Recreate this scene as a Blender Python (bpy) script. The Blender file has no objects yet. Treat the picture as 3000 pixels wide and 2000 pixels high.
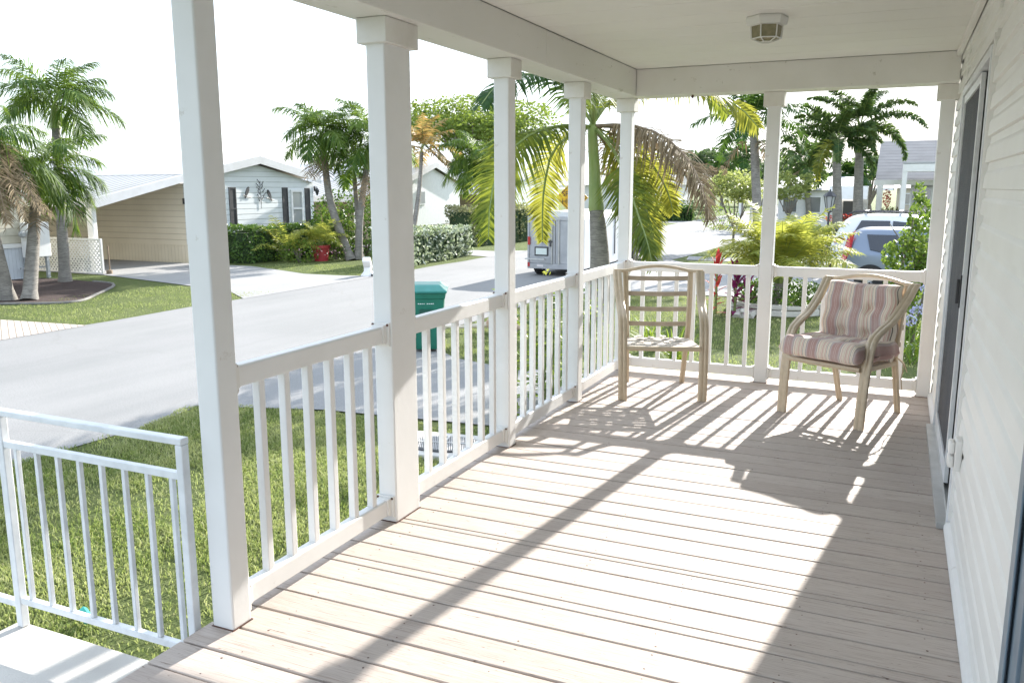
import bpy, bmesh, math, random
from mathutils import Vector, Matrix, Quaternion
R = math.radians
sc = bpy.context.scene
COL = sc.collection
rng = random.Random(7)
U = rng.uniform
ZG = -1.09                       # ground level, deck top is z = 0

# ---------------------------------------------------------------- camera
FPX, PITCH, YAW, ROLL = 2480.37, -.1799, .4254, -.001
CAM = Vector((1.9929, 0, 1.5092))
_f = Vector((-math.sin(YAW)*math.cos(PITCH), math.cos(YAW)*math.cos(PITCH), math.sin(PITCH)))
_r0 = Vector((math.cos(YAW), math.sin(YAW), 0)); _u0 = _r0.cross(_f)
_r = _r0*math.cos(ROLL)+_u0*math.sin(ROLL); _u = -_r0*math.sin(ROLL)+_u0*math.cos(ROLL)
cd = bpy.data.cameras.new('Camera'); cam = bpy.data.objects.new('Camera', cd); COL.objects.link(cam)
cd.sensor_width = 36; cd.lens = 36*FPX/3000; cd.clip_end = 2000; cd.clip_start = .02
m = Matrix((( _r.x, _u.x, -_f.x, CAM.x), (_r.y, _u.y, -_f.y, CAM.y), (_r.z, _u.z, -_f.z, CAM.z), (0,0,0,1)))
cam.matrix_world = m
sc.camera = cam
KV = 3000/2352
def ray(px, py): return _r*((px*KV-1500)/FPX) - _u*((py*KV-1000)/FPX) + _f
def G(px, py, z=ZG):             # surveyed ground point
    d = ray(px, py); return CAM + d*((z-CAM.z)/d.z)
def W(px, py, D): return CAM + ray(px, py)*D
def PL(px, py, ax, val):
    d = ray(px, py); return CAM + d*((val-CAM[ax])/d[ax])

# ---------------------------------------------------------------- object helpers
def tag(o, label=None, cat=None, group=None, kind=None):
    if label: o['label'] = label
    if cat: o['category'] = cat
    if group: o['group'] = group
    if kind: o['kind'] = kind
    return o
def empty(name, loc, label=None, cat=None, group=None, rz=0):
    o = bpy.data.objects.new(name, None); COL.objects.link(o)
    o.location = loc; o.rotation_euler = (0, 0, rz); o.empty_display_size = .1
    return tag(o, label, cat, group)
def copy_tree(o, parent=None):
    c = o.copy(); COL.objects.link(c)
    if parent: c.parent = parent
    for ch in list(o.children): copy_tree(ch, c)
    return c

class MB:
    def __init__(s): s.v = []; s.f = []; s.uv = None; s.mi = None
    def add(s, vs, fs):
        b = len(s.v); s.v += [tuple(p) for p in vs]; s.f += [tuple(b+i for i in f) for f in fs]
    def box(s, x0, y0, z0, x1, y1, z1, M=None):
        vs = [Vector(p) for p in ((x0,y0,z0),(x1,y0,z0),(x1,y1,z0),(x0,y1,z0),(x0,y0,z1),(x1,y0,z1),(x1,y1,z1),(x0,y1,z1))]
        if M: vs = [M @ p for p in vs]
        s.add(vs, [(0,3,2,1),(4,5,6,7),(0,1,5,4),(1,2,6,5),(2,3,7,6),(3,0,4,7)]); return s
    def quad(s, *p): s.add(p, [tuple(range(len(p)))]); return s
    def tube(s, pts, rad, n=8, cap=True, flat=None):
        pts = [Vector(p) for p in pts]
        if not hasattr(rad, '__len__'): rad = [rad]*len(pts)
        vs = []; ref = None
        for i, p in enumerate(pts):
            t = (pts[min(i+1, len(pts)-1)] - pts[max(i-1, 0)]).normalized()
            if ref is None:
                ref = Vector((1,0,0)) if abs(t.x) < .8 else Vector((0,1,0))
            a = (ref - t*ref.dot(t)).normalized(); ref = a; b = t.cross(a)
            for k in range(n):
                th = 2*math.pi*k/n
                vs.append(p + (a*math.cos(th) + b*math.sin(th))*rad[i])
        fs = []
        for i in range(len(pts)-1):
            for k in range(n):
                k2 = (k+1) % n
                fs.append((i*n+k, i*n+k2, (i+1)*n+k2, (i+1)*n+k))
        if cap: fs += [tuple(range(n-1, -1, -1)), tuple((len(pts)-1)*n+k for k in range(n))]
        s.add(vs, fs); return s
    def ribbon(s, pts, side, w, h):      # rectangular-section bar along pts, side = width axis
        pts = [Vector(p) for p in pts]; vs = []
        for i, p in enumerate(pts):
            t = (pts[min(i+1, len(pts)-1)] - pts[max(i-1, 0)]).normalized()
            a = (side - t*side.dot(t)).normalized(); b = t.cross(a)
            prof = [(-.5,-.3),(-.5,.3),(-.36,.5),(-.1,.5),(0,.38),(.1,.5),(.36,.5),(.5,.3),(.5,-.3),(.36,-.5),(.1,-.5),(0,-.38),(-.1,-.5),(-.36,-.5)]
            vs += [p + a*(w*x) + b*(h*y) for x, y in prof]
        n = 14; fs = []
        for i in range(len(pts)-1):
            for k in range(n):
                k2 = (k+1) % n; fs.append((i*n+k, (i+1)*n+k, (i+1)*n+k2, i*n+k2))
        fs += [tuple(range(n)), tuple((len(pts)-1)*n+k for k in range(n-1, -1, -1))]
        s.add(vs, fs); return s
    def lathe(s, prof, n=16, c=(0,0,0), cap=True, ph=0):
        vs = []
        for r, z in prof:
            for k in range(n):
                th = 2*math.pi*k/n+ph; vs.append((c[0]+r*math.cos(th), c[1]+r*math.sin(th), c[2]+z))
        fs = []
        for i in range(len(prof)-1):
            for k in range(n):
                k2 = (k+1) % n; fs.append((i*n+k, i*n+k2, (i+1)*n+k2, (i+1)*n+k))
        if cap: fs += [tuple(range(n-1, -1, -1)), tuple((len(prof)-1)*n+k for k in range(n))]
        s.add(vs, fs); return s
    def prism(s, poly, ax, a, b):        # polygon in the two other axes, extruded along ax from a to b
        def P(p, t):
            if ax == 0: return (t, p[0], p[1])
            if ax == 1: return (p[0], t, p[1])
            return (p[0], p[1], t)
        n = len(poly); s.add([P(p, a) for p in poly] + [P(p, b) for p in poly],
            [tuple(range(n-1, -1, -1)), tuple(range(n, 2*n))] + [(i, (i+1) % n, n+(i+1) % n, n+i) for i in range(n)])
        return s
    def build(s, name, mat, parent=None, smooth=False, bevel=0, seg=2, subsurf=0, loc=None, fix=True):
        me = bpy.data.meshes.new(name); me.from_pydata(s.v, [], s.f)
        if fix:
            bm = bmesh.new(); bm.from_mesh(me); bmesh.ops.recalc_face_normals(bm, faces=bm.faces); bm.to_mesh(me); bm.free()
        for mt in (mat if isinstance(mat, (list, tuple)) else [mat]): me.materials.append(mt)
        if smooth:
            me.polygons.foreach_set('use_smooth', [True]*len(me.polygons))
            if smooth != 'all': me.set_sharp_from_angle(angle=R(40))
        o = bpy.data.objects.new(name, me); COL.objects.link(o)
        if parent: o.parent = parent
        if loc: o.location = loc
        if bevel:
            b = o.modifiers.new('Bevel', 'BEVEL'); b.width = bevel; b.segments = seg; b.limit_method = 'ANGLE'; b.angle_limit = R(35)
            b.harden_normals = False
        if subsurf:
            b = o.modifiers.new('Subdivision', 'SUBSURF'); b.levels = subsurf; b.render_levels = subsurf
        return o

# ---------------------------------------------------------------- materials
def nt_new(name):
    mt = bpy.data.materials.new(name); mt.use_nodes = True; nt = mt.node_tree
    for n in list(nt.nodes): nt.nodes.remove(n)
    out = nt.nodes.new('ShaderNodeOutputMaterial')
    return mt, nt, out
def nd(nt, typ, ins=None, **kw):
    n = nt.nodes.new(typ)
    for k, v in kw.items(): setattr(n, k, v)
    for k, v in (ins or {}).items():
        if hasattr(v, 'is_output'): nt.links.new(v, n.inputs[k])
        else: n.inputs[k].default_value = v
    return n
def c4(c): return (c[0], c[1], c[2], 1)
def mixc(nt, fac, a, b, mode='MIX'):
    n = nt.nodes.new('ShaderNodeMix'); n.data_type = 'RGBA'; n.blend_type = mode
    for i, v in ((0, fac), (6, a), (7, b)):
        if hasattr(v, 'is_output'): nt.links.new(v, n.inputs[i])
        elif i == 0: n.inputs[0].default_value = v
        else: n.inputs[i].default_value = c4(v)
    return n.outputs[2]
def math_(nt, op, a, b=0, c=None):
    n = nt.nodes.new('ShaderNodeMath'); n.operation = op
    for i, v in enumerate((a, b) if c is None else (a, b, c)):
        if hasattr(v, 'is_output'): nt.links.new(v, n.inputs[i])
        else: n.inputs[i].default_value = v
    return n.outputs[0]
def ramp(nt, fac, stops, interp='LINEAR'):
    n = nt.nodes.new('ShaderNodeValToRGB'); nt.links.new(fac, n.inputs[0]); cr = n.color_ramp; cr.interpolation = interp
    while len(cr.elements) < len(stops): cr.elements.new(.5)
    for e, (p, c) in zip(cr.elements, stops):
        e.position = p; e.color = c4(c) if hasattr(c, '__len__') else (c, c, c, 1)
    return n.outputs[0]
def coords(nt, scale=(1,1,1), kind='Object', rot=(0,0,0)):
    tc = nt.nodes.new('ShaderNodeTexCoord'); mp = nd(nt, 'ShaderNodeMapping', {'Vector': tc.outputs[kind], 'Scale': scale, 'Rotation': rot})
    return mp.outputs[0]
def noise(nt, vec, scale, detail=3, rough=.55):
    return nd(nt, 'ShaderNodeTexNoise', {'Vector': vec, 'Scale': scale, 'Detail': detail, 'Roughness': rough}).outputs[0]
def bump(nt, h, strength=.3, dist=.01):
    return nd(nt, 'ShaderNodeBump', {'Height': h, 'Strength': strength, 'Distance': dist}).outputs[0]

def mat(name, col, col2=None, rough=.6, ns=6, amt=1, bumps=0, bscale=60, metal=0, dirt=None, spec=.5, stretch=(1,1,1)):
    """plain surface whose tone wanders between col and col2, with optional fine bump and dirt specks"""
    mt, nt, out = nt_new(name); v = coords(nt, stretch)
    n1 = noise(nt, v, ns, 4)
    f = ramp(nt, n1, [(.35, 0), (.68, amt)])
    c = mixc(nt, f, col, col2 or tuple(x*.86 for x in col))
    if dirt:
        n2 = noise(nt, v, dirt[1], 5, .7); f2 = ramp(nt, n2, [(dirt[2], 0), (dirt[2]+.06, 1)])
        c = mixc(nt, math_(nt, 'MULTIPLY', f2, dirt[3]), c, dirt[0])
    p = nd(nt, 'ShaderNodeBsdfPrincipled', {'Base Color': c, 'Roughness': rough, 'Metallic': metal, 'Specular IOR Level': spec})
    if bumps:
        nt.links.new(bump(nt, noise(nt, v, bscale, 4), bumps, .01), p.inputs['Normal'])
    nt.links.new(p.outputs[0], out.inputs[0]); return mt

def leafmat(name, stops, trans, tw=.45, rough=.45, big=None):
    """foliage: each leaf takes its own tone, light passes through it"""
    mt, nt, out = nt_new(name)
    g = nt.nodes.new('ShaderNodeNewGeometry')
    n = len(stops); c = ramp(nt, g.outputs['Random Per Island'], [(i/(n-1) if n > 1 else 0, s) for i, s in enumerate(stops)])
    v = coords(nt)
    nz = noise(nt, v, big or 1.2, 2)
    c = mixc(nt, ramp(nt, nz, [(.35, 0), (.7, .5)]), c, tuple(x*1.25 for x in stops[-1]))
    p = nd(nt, 'ShaderNodeBsdfPrincipled', {'Base Color': c, 'Roughness': min(.9, rough+.12), 'Specular IOR Level': .2})
    t = nd(nt, 'ShaderNodeBsdfTranslucent', {'Color': mixc(nt, .6, c, trans)})
    ms = nd(nt, 'ShaderNodeMixShader', {0: tw, 1: p.outputs[0], 2: t.outputs[0]})
    nt.links.new(ms.outputs[0], out.inputs[0]); return mt

WHITE = mat('white_vinyl', (.80,.80,.795), (.74,.74,.73), .45, 3, 1, .05, 30, dirt=((.42,.37,.30), 9, .66, .4))
WHITE2 = mat('white_paint', (.80,.79,.77), (.72,.71,.68), .5, 2.5)
CEIL = mat('ceiling_paint', (.80,.785,.75), (.75,.735,.70), .6, 1.2, 1, .03, 40)
BEAM = mat('beam_paint', (.77,.755,.725), (.70,.685,.645), .55, 2, 1, .05, 30, dirt=((.25,.22,.14), 14, .63, .5), stretch=(1,.35,1))
CAPM = mat('column_cap_paint', (.78,.765,.73), (.66,.63,.585), .5, 5, 1, .08, 40, dirt=((.22,.15,.09), 11, .63, .7))
SCREW = mat('rusty_screw', (.06,.03,.02), (.14,.05,.03), .6, 80)
SIDING = mat('white_siding', (.80,.80,.775), (.75,.745,.715), .45, 2, 1, .03, 80)
ALU = mat('mill_aluminium', (.55,.56,.56), (.44,.45,.45), .38, 8, 1, .04, 60, metal=.65)
ALUW = mat('white_aluminium', (.74,.76,.78), (.62,.64,.66), .35, 14, 1, .03, 90, dirt=((.3,.28,.25), 22, .7, .5))
CONC = mat('pale_concrete', (.56,.54,.50), (.46,.44,.41), .85, 3, 1, .25, 140, dirt=((.2,.19,.17), 40, .7, .4))
SUN_E, SKY_E, SKY_DUST, EXPO, SKY_CAP, SKY_VEIL = 2.9, .15, 1.5, 2.24, 3.2, 2.7

def deck_mat():
    mt, nt, out = nt_new('weathered_deck_boards')
    v = coords(nt); g = nt.nodes.new('ShaderNodeNewGeometry'); ri = g.outputs['Random Per Island']
    off = nd(nt, 'ShaderNodeCombineXYZ', {0: math_(nt, 'MULTIPLY', ri, 37.), 1: math_(nt, 'MULTIPLY', ri, 91.), 2: 0.}).outputs[0]
    va = nd(nt, 'ShaderNodeVectorMath', {0: v, 1: off}, operation='ADD').outputs[0]
    vs = nd(nt, 'ShaderNodeMapping', {'Vector': va, 'Scale': (1.6, 26, 26)}).outputs[0]
    grain = noise(nt, vs, 2.2, 6, .65)
    vf = nd(nt, 'ShaderNodeMapping', {'Vector': va, 'Scale': (3, 110, 60)}).outputs[0]
    fine = noise(nt, vf, 2, 5, .7)
    base = ramp(nt, ri, [(0, (.44,.375,.33)), (.35, (.49,.425,.375)), (.7, (.46,.40,.35)), (1, (.53,.465,.415))])
    c = mixc(nt, ramp(nt, grain, [(.38, .0), (.75, .55)]), base, (.56,.50,.45))
    c = mixc(nt, ramp(nt, fine, [(.50, 0), (.70, .85)]), c, (.26,.19,.155))
    blot = noise(nt, va, 2.4, 4, .6)
    c = mixc(nt, ramp(nt, blot, [(.45, 0), (.75, .4)]), c, (.37,.31,.275))
    # cracks and worn spots stretched along the grain
    vk = nd(nt, 'ShaderNodeMapping', {'Vector': va, 'Scale': (5, 40, 1)}).outputs[0]
    k = noise(nt, vk, 2.0, 3, .8)
    c = mixc(nt, ramp(nt, k, [(.64, 0), (.69, .85)]), c, (.15,.10,.075))
    p = nd(nt, 'ShaderNodeBsdfPrincipled', {'Base Color': c, 'Roughness': .68, 'Specular IOR Level': .35})
    h = math_(nt, 'ADD', math_(nt, 'MULTIPLY', grain, .6), math_(nt, 'MULTIPLY', fine, .5))
    nt.links.new(bump(nt, h, .35, .004), p.inputs['Normal']); nt.links.new(p.outputs[0], out.inputs[0]); return mt
DECK = deck_mat()

def ground_mat():
    mt, nt, out = nt_new('lawn_ground'); v = coords(nt)
    a = noise(nt, v, .5, 4); b = noise(nt, v, 9, 5, .7); d = noise(nt, v, 55, 4, .7)
    c = mixc(nt, ramp(nt, a, [(.35, 0), (.65, 1)]), (.12,.165,.05), (.18,.22,.075))
    c = mixc(nt, ramp(nt, b, [(.4, 0), (.7, .65)]), c, (.28,.29,.14))
    c = mixc(nt, ramp(nt, d, [(.40, .75), (.6, 0)]), c, (.05,.075,.022))
    p = nd(nt, 'ShaderNodeBsdfPrincipled', {'Base Color': c, 'Roughness': .9, 'Specular IOR Level': .1})
    nt.links.new(bump(nt, math_(nt, 'ADD', d, b), 1, .05), p.inputs['Normal']); nt.links.new(p.outputs[0], out.inputs[0]); return mt
GROUND = ground_mat()
def asphalt(name, c1, c2, c3):
    mt, nt, out = nt_new(name); v = coords(nt)
    a = noise(nt, v, .35, 5, .6); b = noise(nt, v, 60, 4, .8); vs = coords(nt, (1, .06, 1)); s = noise(nt, vs, 1.1, 4)
    c = mixc(nt, ramp(nt, a, [(.35, 0), (.7, 1)]), c1, c2)
    c = mixc(nt, ramp(nt, s, [(.4, 0), (.7, .5)]), c, c3)
    c = mixc(nt, ramp(nt, b, [(.36, .6), (.55, 0)]), c, tuple(x*.45 for x in c1))
    vor = nd(nt, 'ShaderNodeTexVoronoi', {'Vector': nd(nt, 'ShaderNodeVectorMath', {0: v, 1: nd(nt, 'ShaderNodeTexNoise', {'Vector': v, 'Scale': .8, 'Detail': 4}).outputs[1]}, operation='ADD').outputs[0], 'Scale': .22}, feature='DISTANCE_TO_EDGE').outputs[0]
    c = mixc(nt, ramp(nt, vor, [(.0, .22), (.005, 0)]), c, (.16,.15,.14))
    p = nd(nt, 'ShaderNodeBsdfPrincipled', {'Base Color': c, 'Roughness': .88, 'Specular IOR Level': .25})
    nt.links.new(bump(nt, b, .5, .008), p.inputs['Normal']); nt.links.new(p.outputs[0], out.inputs[0]); return mt
ROAD = asphalt('worn_asphalt', (.225,.225,.22), (.27,.265,.26), (.30,.295,.285))
DRIVE = asphalt('driveway_concrete', (.29,.285,.28), (.34,.335,.325), (.37,.365,.35))
PAD = asphalt('grey_parking_pad', (.24,.24,.235), (.29,.285,.28), (.32,.315,.305))
def paver_mat():
    mt, nt, out = nt_new('brick_pavers'); v = coords(nt, (1,1,1), rot=(0,0,.6))
    b = nd(nt, 'ShaderNodeTexBrick', {'Vector': v, 'Color1': (.42,.36,.31,1), 'Color2': (.5,.42,.36,1), 'Mortar': (.18,.15,.12,1), 'Scale': 2.2, 'Mortar Size': .02})
    p = nd(nt, 'ShaderNodeBsdfPrincipled', {'Base Color': b.outputs[0], 'Roughness': .85}); nt.links.new(p.outputs[0], out.inputs[0]); return mt
PAVER = paver_mat()
MULCH = mat('dark_mulch', (.022,.012,.010), (.055,.026,.019), .95, 25, 1, 1, 60, dirt=((.20,.13,.09), 55, .68, .7))
def lap_mat(name, ca, cb, pitch, vertical=False):
    """painted lap boards: the shadow of each lap is painted as a darker band every `pitch` metres, with a bump"""
    mt, nt, out = nt_new(name); tc = nt.nodes.new('ShaderNodeTexCoord')
    sx = nd(nt, 'ShaderNodeSeparateXYZ', {0: tc.outputs['Object']})
    s = sx.outputs[0] if vertical == 'x' else math_(nt, 'ADD', sx.outputs[0], sx.outputs[1]) if vertical else sx.outputs[2]
    t = math_(nt, 'FRACT', math_(nt, 'DIVIDE', s, pitch))
    c = mixc(nt, ramp(nt, noise(nt, tc.outputs['Object'], 1.5, 3), [(.35, 0), (.7, 1)]), ca, cb)
    c = mixc(nt, ramp(nt, t, [(0, .9), (.42, .8), (.5, 0), (.9, 0), (1, .9)] if vertical == 'x' else [(0, .55), (.09, 0), (.93, 0), (1, .55)]), c, tuple(x*.55 for x in cb))  # shade of the grooves and ribs painted as dark bands
    p = nd(nt, 'ShaderNodeBsdfPrincipled', {'Base Color': c, 'Roughness': .8, 'Specular IOR Level': .12})
    nt.links.new(bump(nt, ramp(nt, t, [(0, 0), (.1, 1), (1, .25)]), .6, .02), p.inputs['Normal'])
    nt.links.new(p.outputs[0], out.inputs[0]); return mt
LAP_WHITE = lap_mat('pale_grey_lap_siding', (.74,.76,.77), (.69,.71,.72), .2)
LAP_BEIGE = lap_mat('cream_lap_siding', (.70,.64,.52), (.66,.60,.48), .2)
LAP_TAN = lap_mat('tan_lap_siding', (.50,.44,.35), (.46,.40,.32), .2)
SKIRT = lap_mat('cream_ribbed_skirting', (.70,.64,.52), (.65,.59,.47), .16, True)
CORR = lap_mat('corrugated_white_metal', (.62,.65,.69), (.55,.58,.62), .11, True)
ROOFW = mat('white_metal_roof', (.50,.50,.50), (.44,.44,.44), .6, 1.5)
FASC = mat('white_fascia_paint', (.60,.60,.61), (.54,.54,.55), .55, 3)
ROOFR = lap_mat('ribbed_carport_roof', (.46,.46,.455), (.40,.40,.395), .33, 'x')  # corrugation shading painted in as broad dark stripes
SHING = lap_mat('grey_shingles', (.21,.21,.215), (.17,.17,.175), .14)
BLACK = mat('black_shutter_paint', (.028,.028,.032), (.045,.045,.05), .5, 6)
GREYM = mat('grey_meter_metal', (.42,.43,.44), (.34,.35,.36), .5, 12)
def glass_mat(name, col, rough=.06):
    mt, nt, out = nt_new(name)
    p = nd(nt, 'ShaderNodeBsdfPrincipled', {'Base Color': c4(col), 'Roughness': rough, 'Specular IOR Level': .8}); nt.links.new(p.outputs[0], out.inputs[0]); return mt
GLASS = glass_mat('window_glass', (.14,.15,.15)); CARGLASS = glass_mat('tinted_car_glass', (.012,.016,.026))
GLASSL = glass_mat('curtained_glass', (.36,.37,.37), .15)

# leaves
L_PALM = leafmat('palm_leaf', [(.018,.06,.010),(.035,.10,.014),(.06,.135,.018),(.10,.17,.025)], (.30,.42,.03), .42)
L_PALMD = leafmat('dark_palm_leaf', [(.012,.042,.012),(.022,.065,.016),(.035,.085,.02)], (.14,.24,.03), .3)
L_YEL = leafmat('yellow_palm_leaf', [(.12,.16,.02),(.24,.25,.03),(.38,.34,.04)], (.75,.66,.06), .5)
L_NEAR = leafmat('near_palm_leaf', [(.02,.055,.012),(.045,.095,.018),(.09,.14,.025),(.17,.20,.035)], (.38,.42,.04), .42)
L_GP = leafmat('garden_palm_leaf', [(.012,.042,.012),(.028,.08,.018),(.055,.12,.022),(.12,.17,.03)], (.26,.38,.04), .38)
L_LIME = leafmat('lime_palm_leaf', [(.035,.065,.014),(.075,.115,.02),(.14,.17,.03),(.27,.26,.045)], (.50,.48,.06), .45)
L_LIME2 = leafmat('pale_lime_palm_leaf', [(.11,.17,.04),(.19,.25,.05),(.29,.32,.065),(.40,.39,.09)], (.62,.62,.10), .45)
L_FOX = leafmat('foxtail_leaf', [(.018,.05,.02),(.03,.08,.028),(.055,.11,.035),(.11,.14,.035)], (.14,.22,.04), .3)
L_DEAD = leafmat('dead_palm_leaf', [(.10,.075,.043),(.17,.13,.078),(.28,.22,.14)], (.30,.21,.13), .22, .8)
L_ORANGE = leafmat('orange_palm_leaf', [(.08,.11,.03),(.16,.15,.05),(.34,.17,.05),(.28,.24,.13)], (.5,.32,.08), .4)
L_TREE = leafmat('tree_leaf', [(.03,.065,.012),(.06,.11,.02),(.10,.16,.03),(.16,.21,.05)], (.32,.40,.05), .4)
L_TREEF = leafmat('far_tree_leaf', [(.04,.07,.04),(.06,.10,.05),(.09,.13,.06)], (.18,.25,.08), .35)
L_PALE = leafmat('pale_tree_leaf', [(.10,.14,.04),(.18,.22,.07),(.27,.30,.11)], (.5,.55,.15), .45)
L_HEDGE = leafmat('hedge_leaf', [(.014,.045,.010),(.03,.08,.016),(.06,.12,.025),(.10,.17,.05)], (.20,.32,.04), .3, .3)
L_VAR = leafmat('variegated_leaf', [(.008,.03,.014),(.02,.06,.02),(.05,.11,.04),(.55,.58,.46),(.68,.7,.6)], (.3,.38,.12), .3, .35)
L_OLIVE = leafmat('olive_hedge_leaf', [(.07,.085,.035),(.14,.15,.07),(.24,.24,.13),(.34,.33,.2)], (.4,.42,.18), .35)
L_BUSH = leafmat('glossy_bush_leaf', [(.02,.055,.012),(.045,.10,.02),(.09,.16,.03),(.16,.24,.05)], (.34,.46,.06), .38, .25)
L_VINE = leafmat('broad_plant_leaf', [(.02,.06,.012),(.05,.12,.02),(.12,.20,.03)], (.42,.52,.06), .45, .3)
L_RED = leafmat('red_bract', [(.32,.02,.03),(.5,.05,.06),(.6,.16,.10)], (.8,.1,.08), .4)
L_PURP = leafmat('purple_leaf', [(.06,.012,.035),(.14,.02,.08),(.25,.03,.13)], (.5,.04,.25), .35)
L_PINK = leafmat('pink_petal', [(.55,.16,.3),(.6,.3,.4),(.7,.6,.6)], (.7,.3,.4), .3)
L_BLUE = leafmat('pale_blue_petal', [(.30,.32,.55),(.42,.44,.66),(.58,.6,.75)], (.5,.5,.8), .3)
L_WHITEF = leafmat('white_petal', [(.6,.62,.55),(.75,.75,.7)], (.7,.7,.6), .3)
L_GRASS = leafmat('grass_blade', [(.05,.10,.022),(.12,.19,.045),(.22,.28,.085),(.46,.44,.24)], (.42,.50,.13), .38, .6, 1.6)
def trunk_mat():
    mt, nt, out = nt_new('ringed_palm_trunk'); tc = nt.nodes.new('ShaderNodeTexCoord'); v = tc.outputs['Object']
    sx = nd(nt, 'ShaderNodeSeparateXYZ', {0: v}); n1 = noise(nt, v, 5, 4); n2 = noise(nt, coords(nt, (1, 1, 6)), 7, 5, .7)
    t = math_(nt, 'FRACT', math_(nt, 'ADD', math_(nt, 'MULTIPLY', sx.outputs[2], 9.), math_(nt, 'MULTIPLY', n1, 1.6)))
    c = mixc(nt, ramp(nt, n1, [(.35, 0), (.7, 1)]), (.30,.28,.25), (.20,.185,.165))
    c = mixc(nt, ramp(nt, n2, [(.45, 0), (.7, .7)]), c, (.11,.10,.088))
    c = mixc(nt, ramp(nt, t, [(0, .6), (.14, 0), (1, 0)]), c, (.09,.08,.07))
    p = nd(nt, 'ShaderNodeBsdfPrincipled', {'Base Color': c, 'Roughness': .9, 'Specular IOR Level': .15})
    nt.links.new(bump(nt, math_(nt, 'ADD', t, n2), .5, .015), p.inputs['Normal']); nt.links.new(p.outputs[0], out.inputs[0]); return mt
TRUNK = trunk_mat()
TRUNKD = mat('dark_palm_trunk', (.16,.14,.125), (.10,.085,.075), .9, 12, 1, .6, 40)
BARK = mat('tree_bark', (.20,.17,.14), (.11,.09,.075), .9, 9, 1, .8, 30)
SHAFT = mat('green_crownshaft', (.20,.27,.065), (.26,.31,.10), .45, 3, stretch=(3,3,.6))
STEM = mat('green_stem', (.14,.20,.05), (.22,.26,.08), .5, 6)
DEADST = mat('dry_stem', (.25,.19,.13), (.17,.12,.08), .8, 10)

# ---------------------------------------------------------------- vegetation helpers
def spline(P, m):
    P = [Vector(p) for p in P]; n = len(P)-1; out = []
    for i in range(m):
        t = i/(m-1)*n; k = min(int(t), n-1); u = t-k
        p0 = P[k-1] if k > 0 else P[0]*2-P[1]; p1 = P[k]; p2 = P[k+1]; p3 = P[k+2] if k+2 <= n else P[n]*2-P[n-1]
        out.append(.5*((2*p1)+(p2-p0)*u+(2*p0-5*p1+4*p2-p3)*u*u+(3*p1-p0-3*p2+p3)*u**3))
    return out
Z = Vector((0,0,1))
def leaflet(mb, p, d, L, w, wd, droop):
    p1 = p+d*(L*.45)-Z*(droop*L*.10); p2 = p+d*(L*.92)-Z*(droop*L*.5)
    mb.add([p-wd*w*.35, p+wd*w*.35, p1+wd*w*.5, p1-wd*w*.5, p2], [(0,1,2,3), (3,2,4)])
def frond(mb, st, P, n, L, w, droop=.8, start=.14, plume=0., rw=.018, fwd=1., face=None):
    pts = spline(P, n)
    for i, p in enumerate(pts):
        t = i/(n-1)
        if t < start: continue
        T = (pts[min(i+1, n-1)]-pts[max(i-1, 0)]).normalized()
        S = T.cross(Z)
        if face is not None:                      # a hanging frond twists so that its blade opens to one side
            k = min(1, max(0, (-T.z-.25)/.4)); S = S*(1-k)+T.cross(face).normalized()*k
        if S.length < .2: S = T.cross(Vector((.6,.8,0)))
        S.normalize(); Up = S.cross(T)
        ln = L*(.45+.55*math.sin(math.pi*min(1, .22+.78*t)))*(1-.35*t**3)
        for sd in (-1, 1):
            d = (S*sd*U(.85, 1.1)+T*(U(.25, .45)+.4*t*t)*fwd+Up*(U(-.25, .35)+U(-1, 1)*plume)).normalized(); hz = .3+.7*math.hypot(T.x, T.y)
            wd = (T-d*T.dot(d)).normalized()
            leaflet(mb, p, d, ln*U(.8, 1.12), w, wd, droop*hz*U(.7, 1.3))
    st.tube(pts[::max(1, n//9)]+[pts[-1]], [rw*(1-.8*k/10.) for k in range(len(pts[::max(1, n//9)])+1)], 5)
def arc(c, az, el, L, fall, k=7):
    """frond spine: leaves the crown at elevation el and bends down by `fall` over its length"""
    p = Vector(c); out = [p.copy()]; a = el
    for i in range(k):
        d = Vector((math.cos(az)*math.cos(a), math.sin(az)*math.cos(a), math.sin(a)))
        p = p+d*(L/k); out.append(p.copy()); a -= fall/k*(.5+i/k)
    return out
def crown_meshes(c, nf, L, lw, ll, el0=-.5, el1=1.3, fall=1.7, pairs=26, plume=.1, droop=.8, fwd=1.):
    mb = MB(); st = MB()
    for i in range(nf):
        az = i*2.39996+U(-.25, .25); q = (i+.5)/nf
        el = el0+(el1-el0)*q**.8+U(-.12, .12)
        frond(mb, st, arc(c, az, el, L*U(.85, 1.1), fall*U(.8, 1.15)*(1-.25*q)), pairs, ll, lw, droop, .16, plume, L*.008, fwd)
    return mb, st
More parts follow.
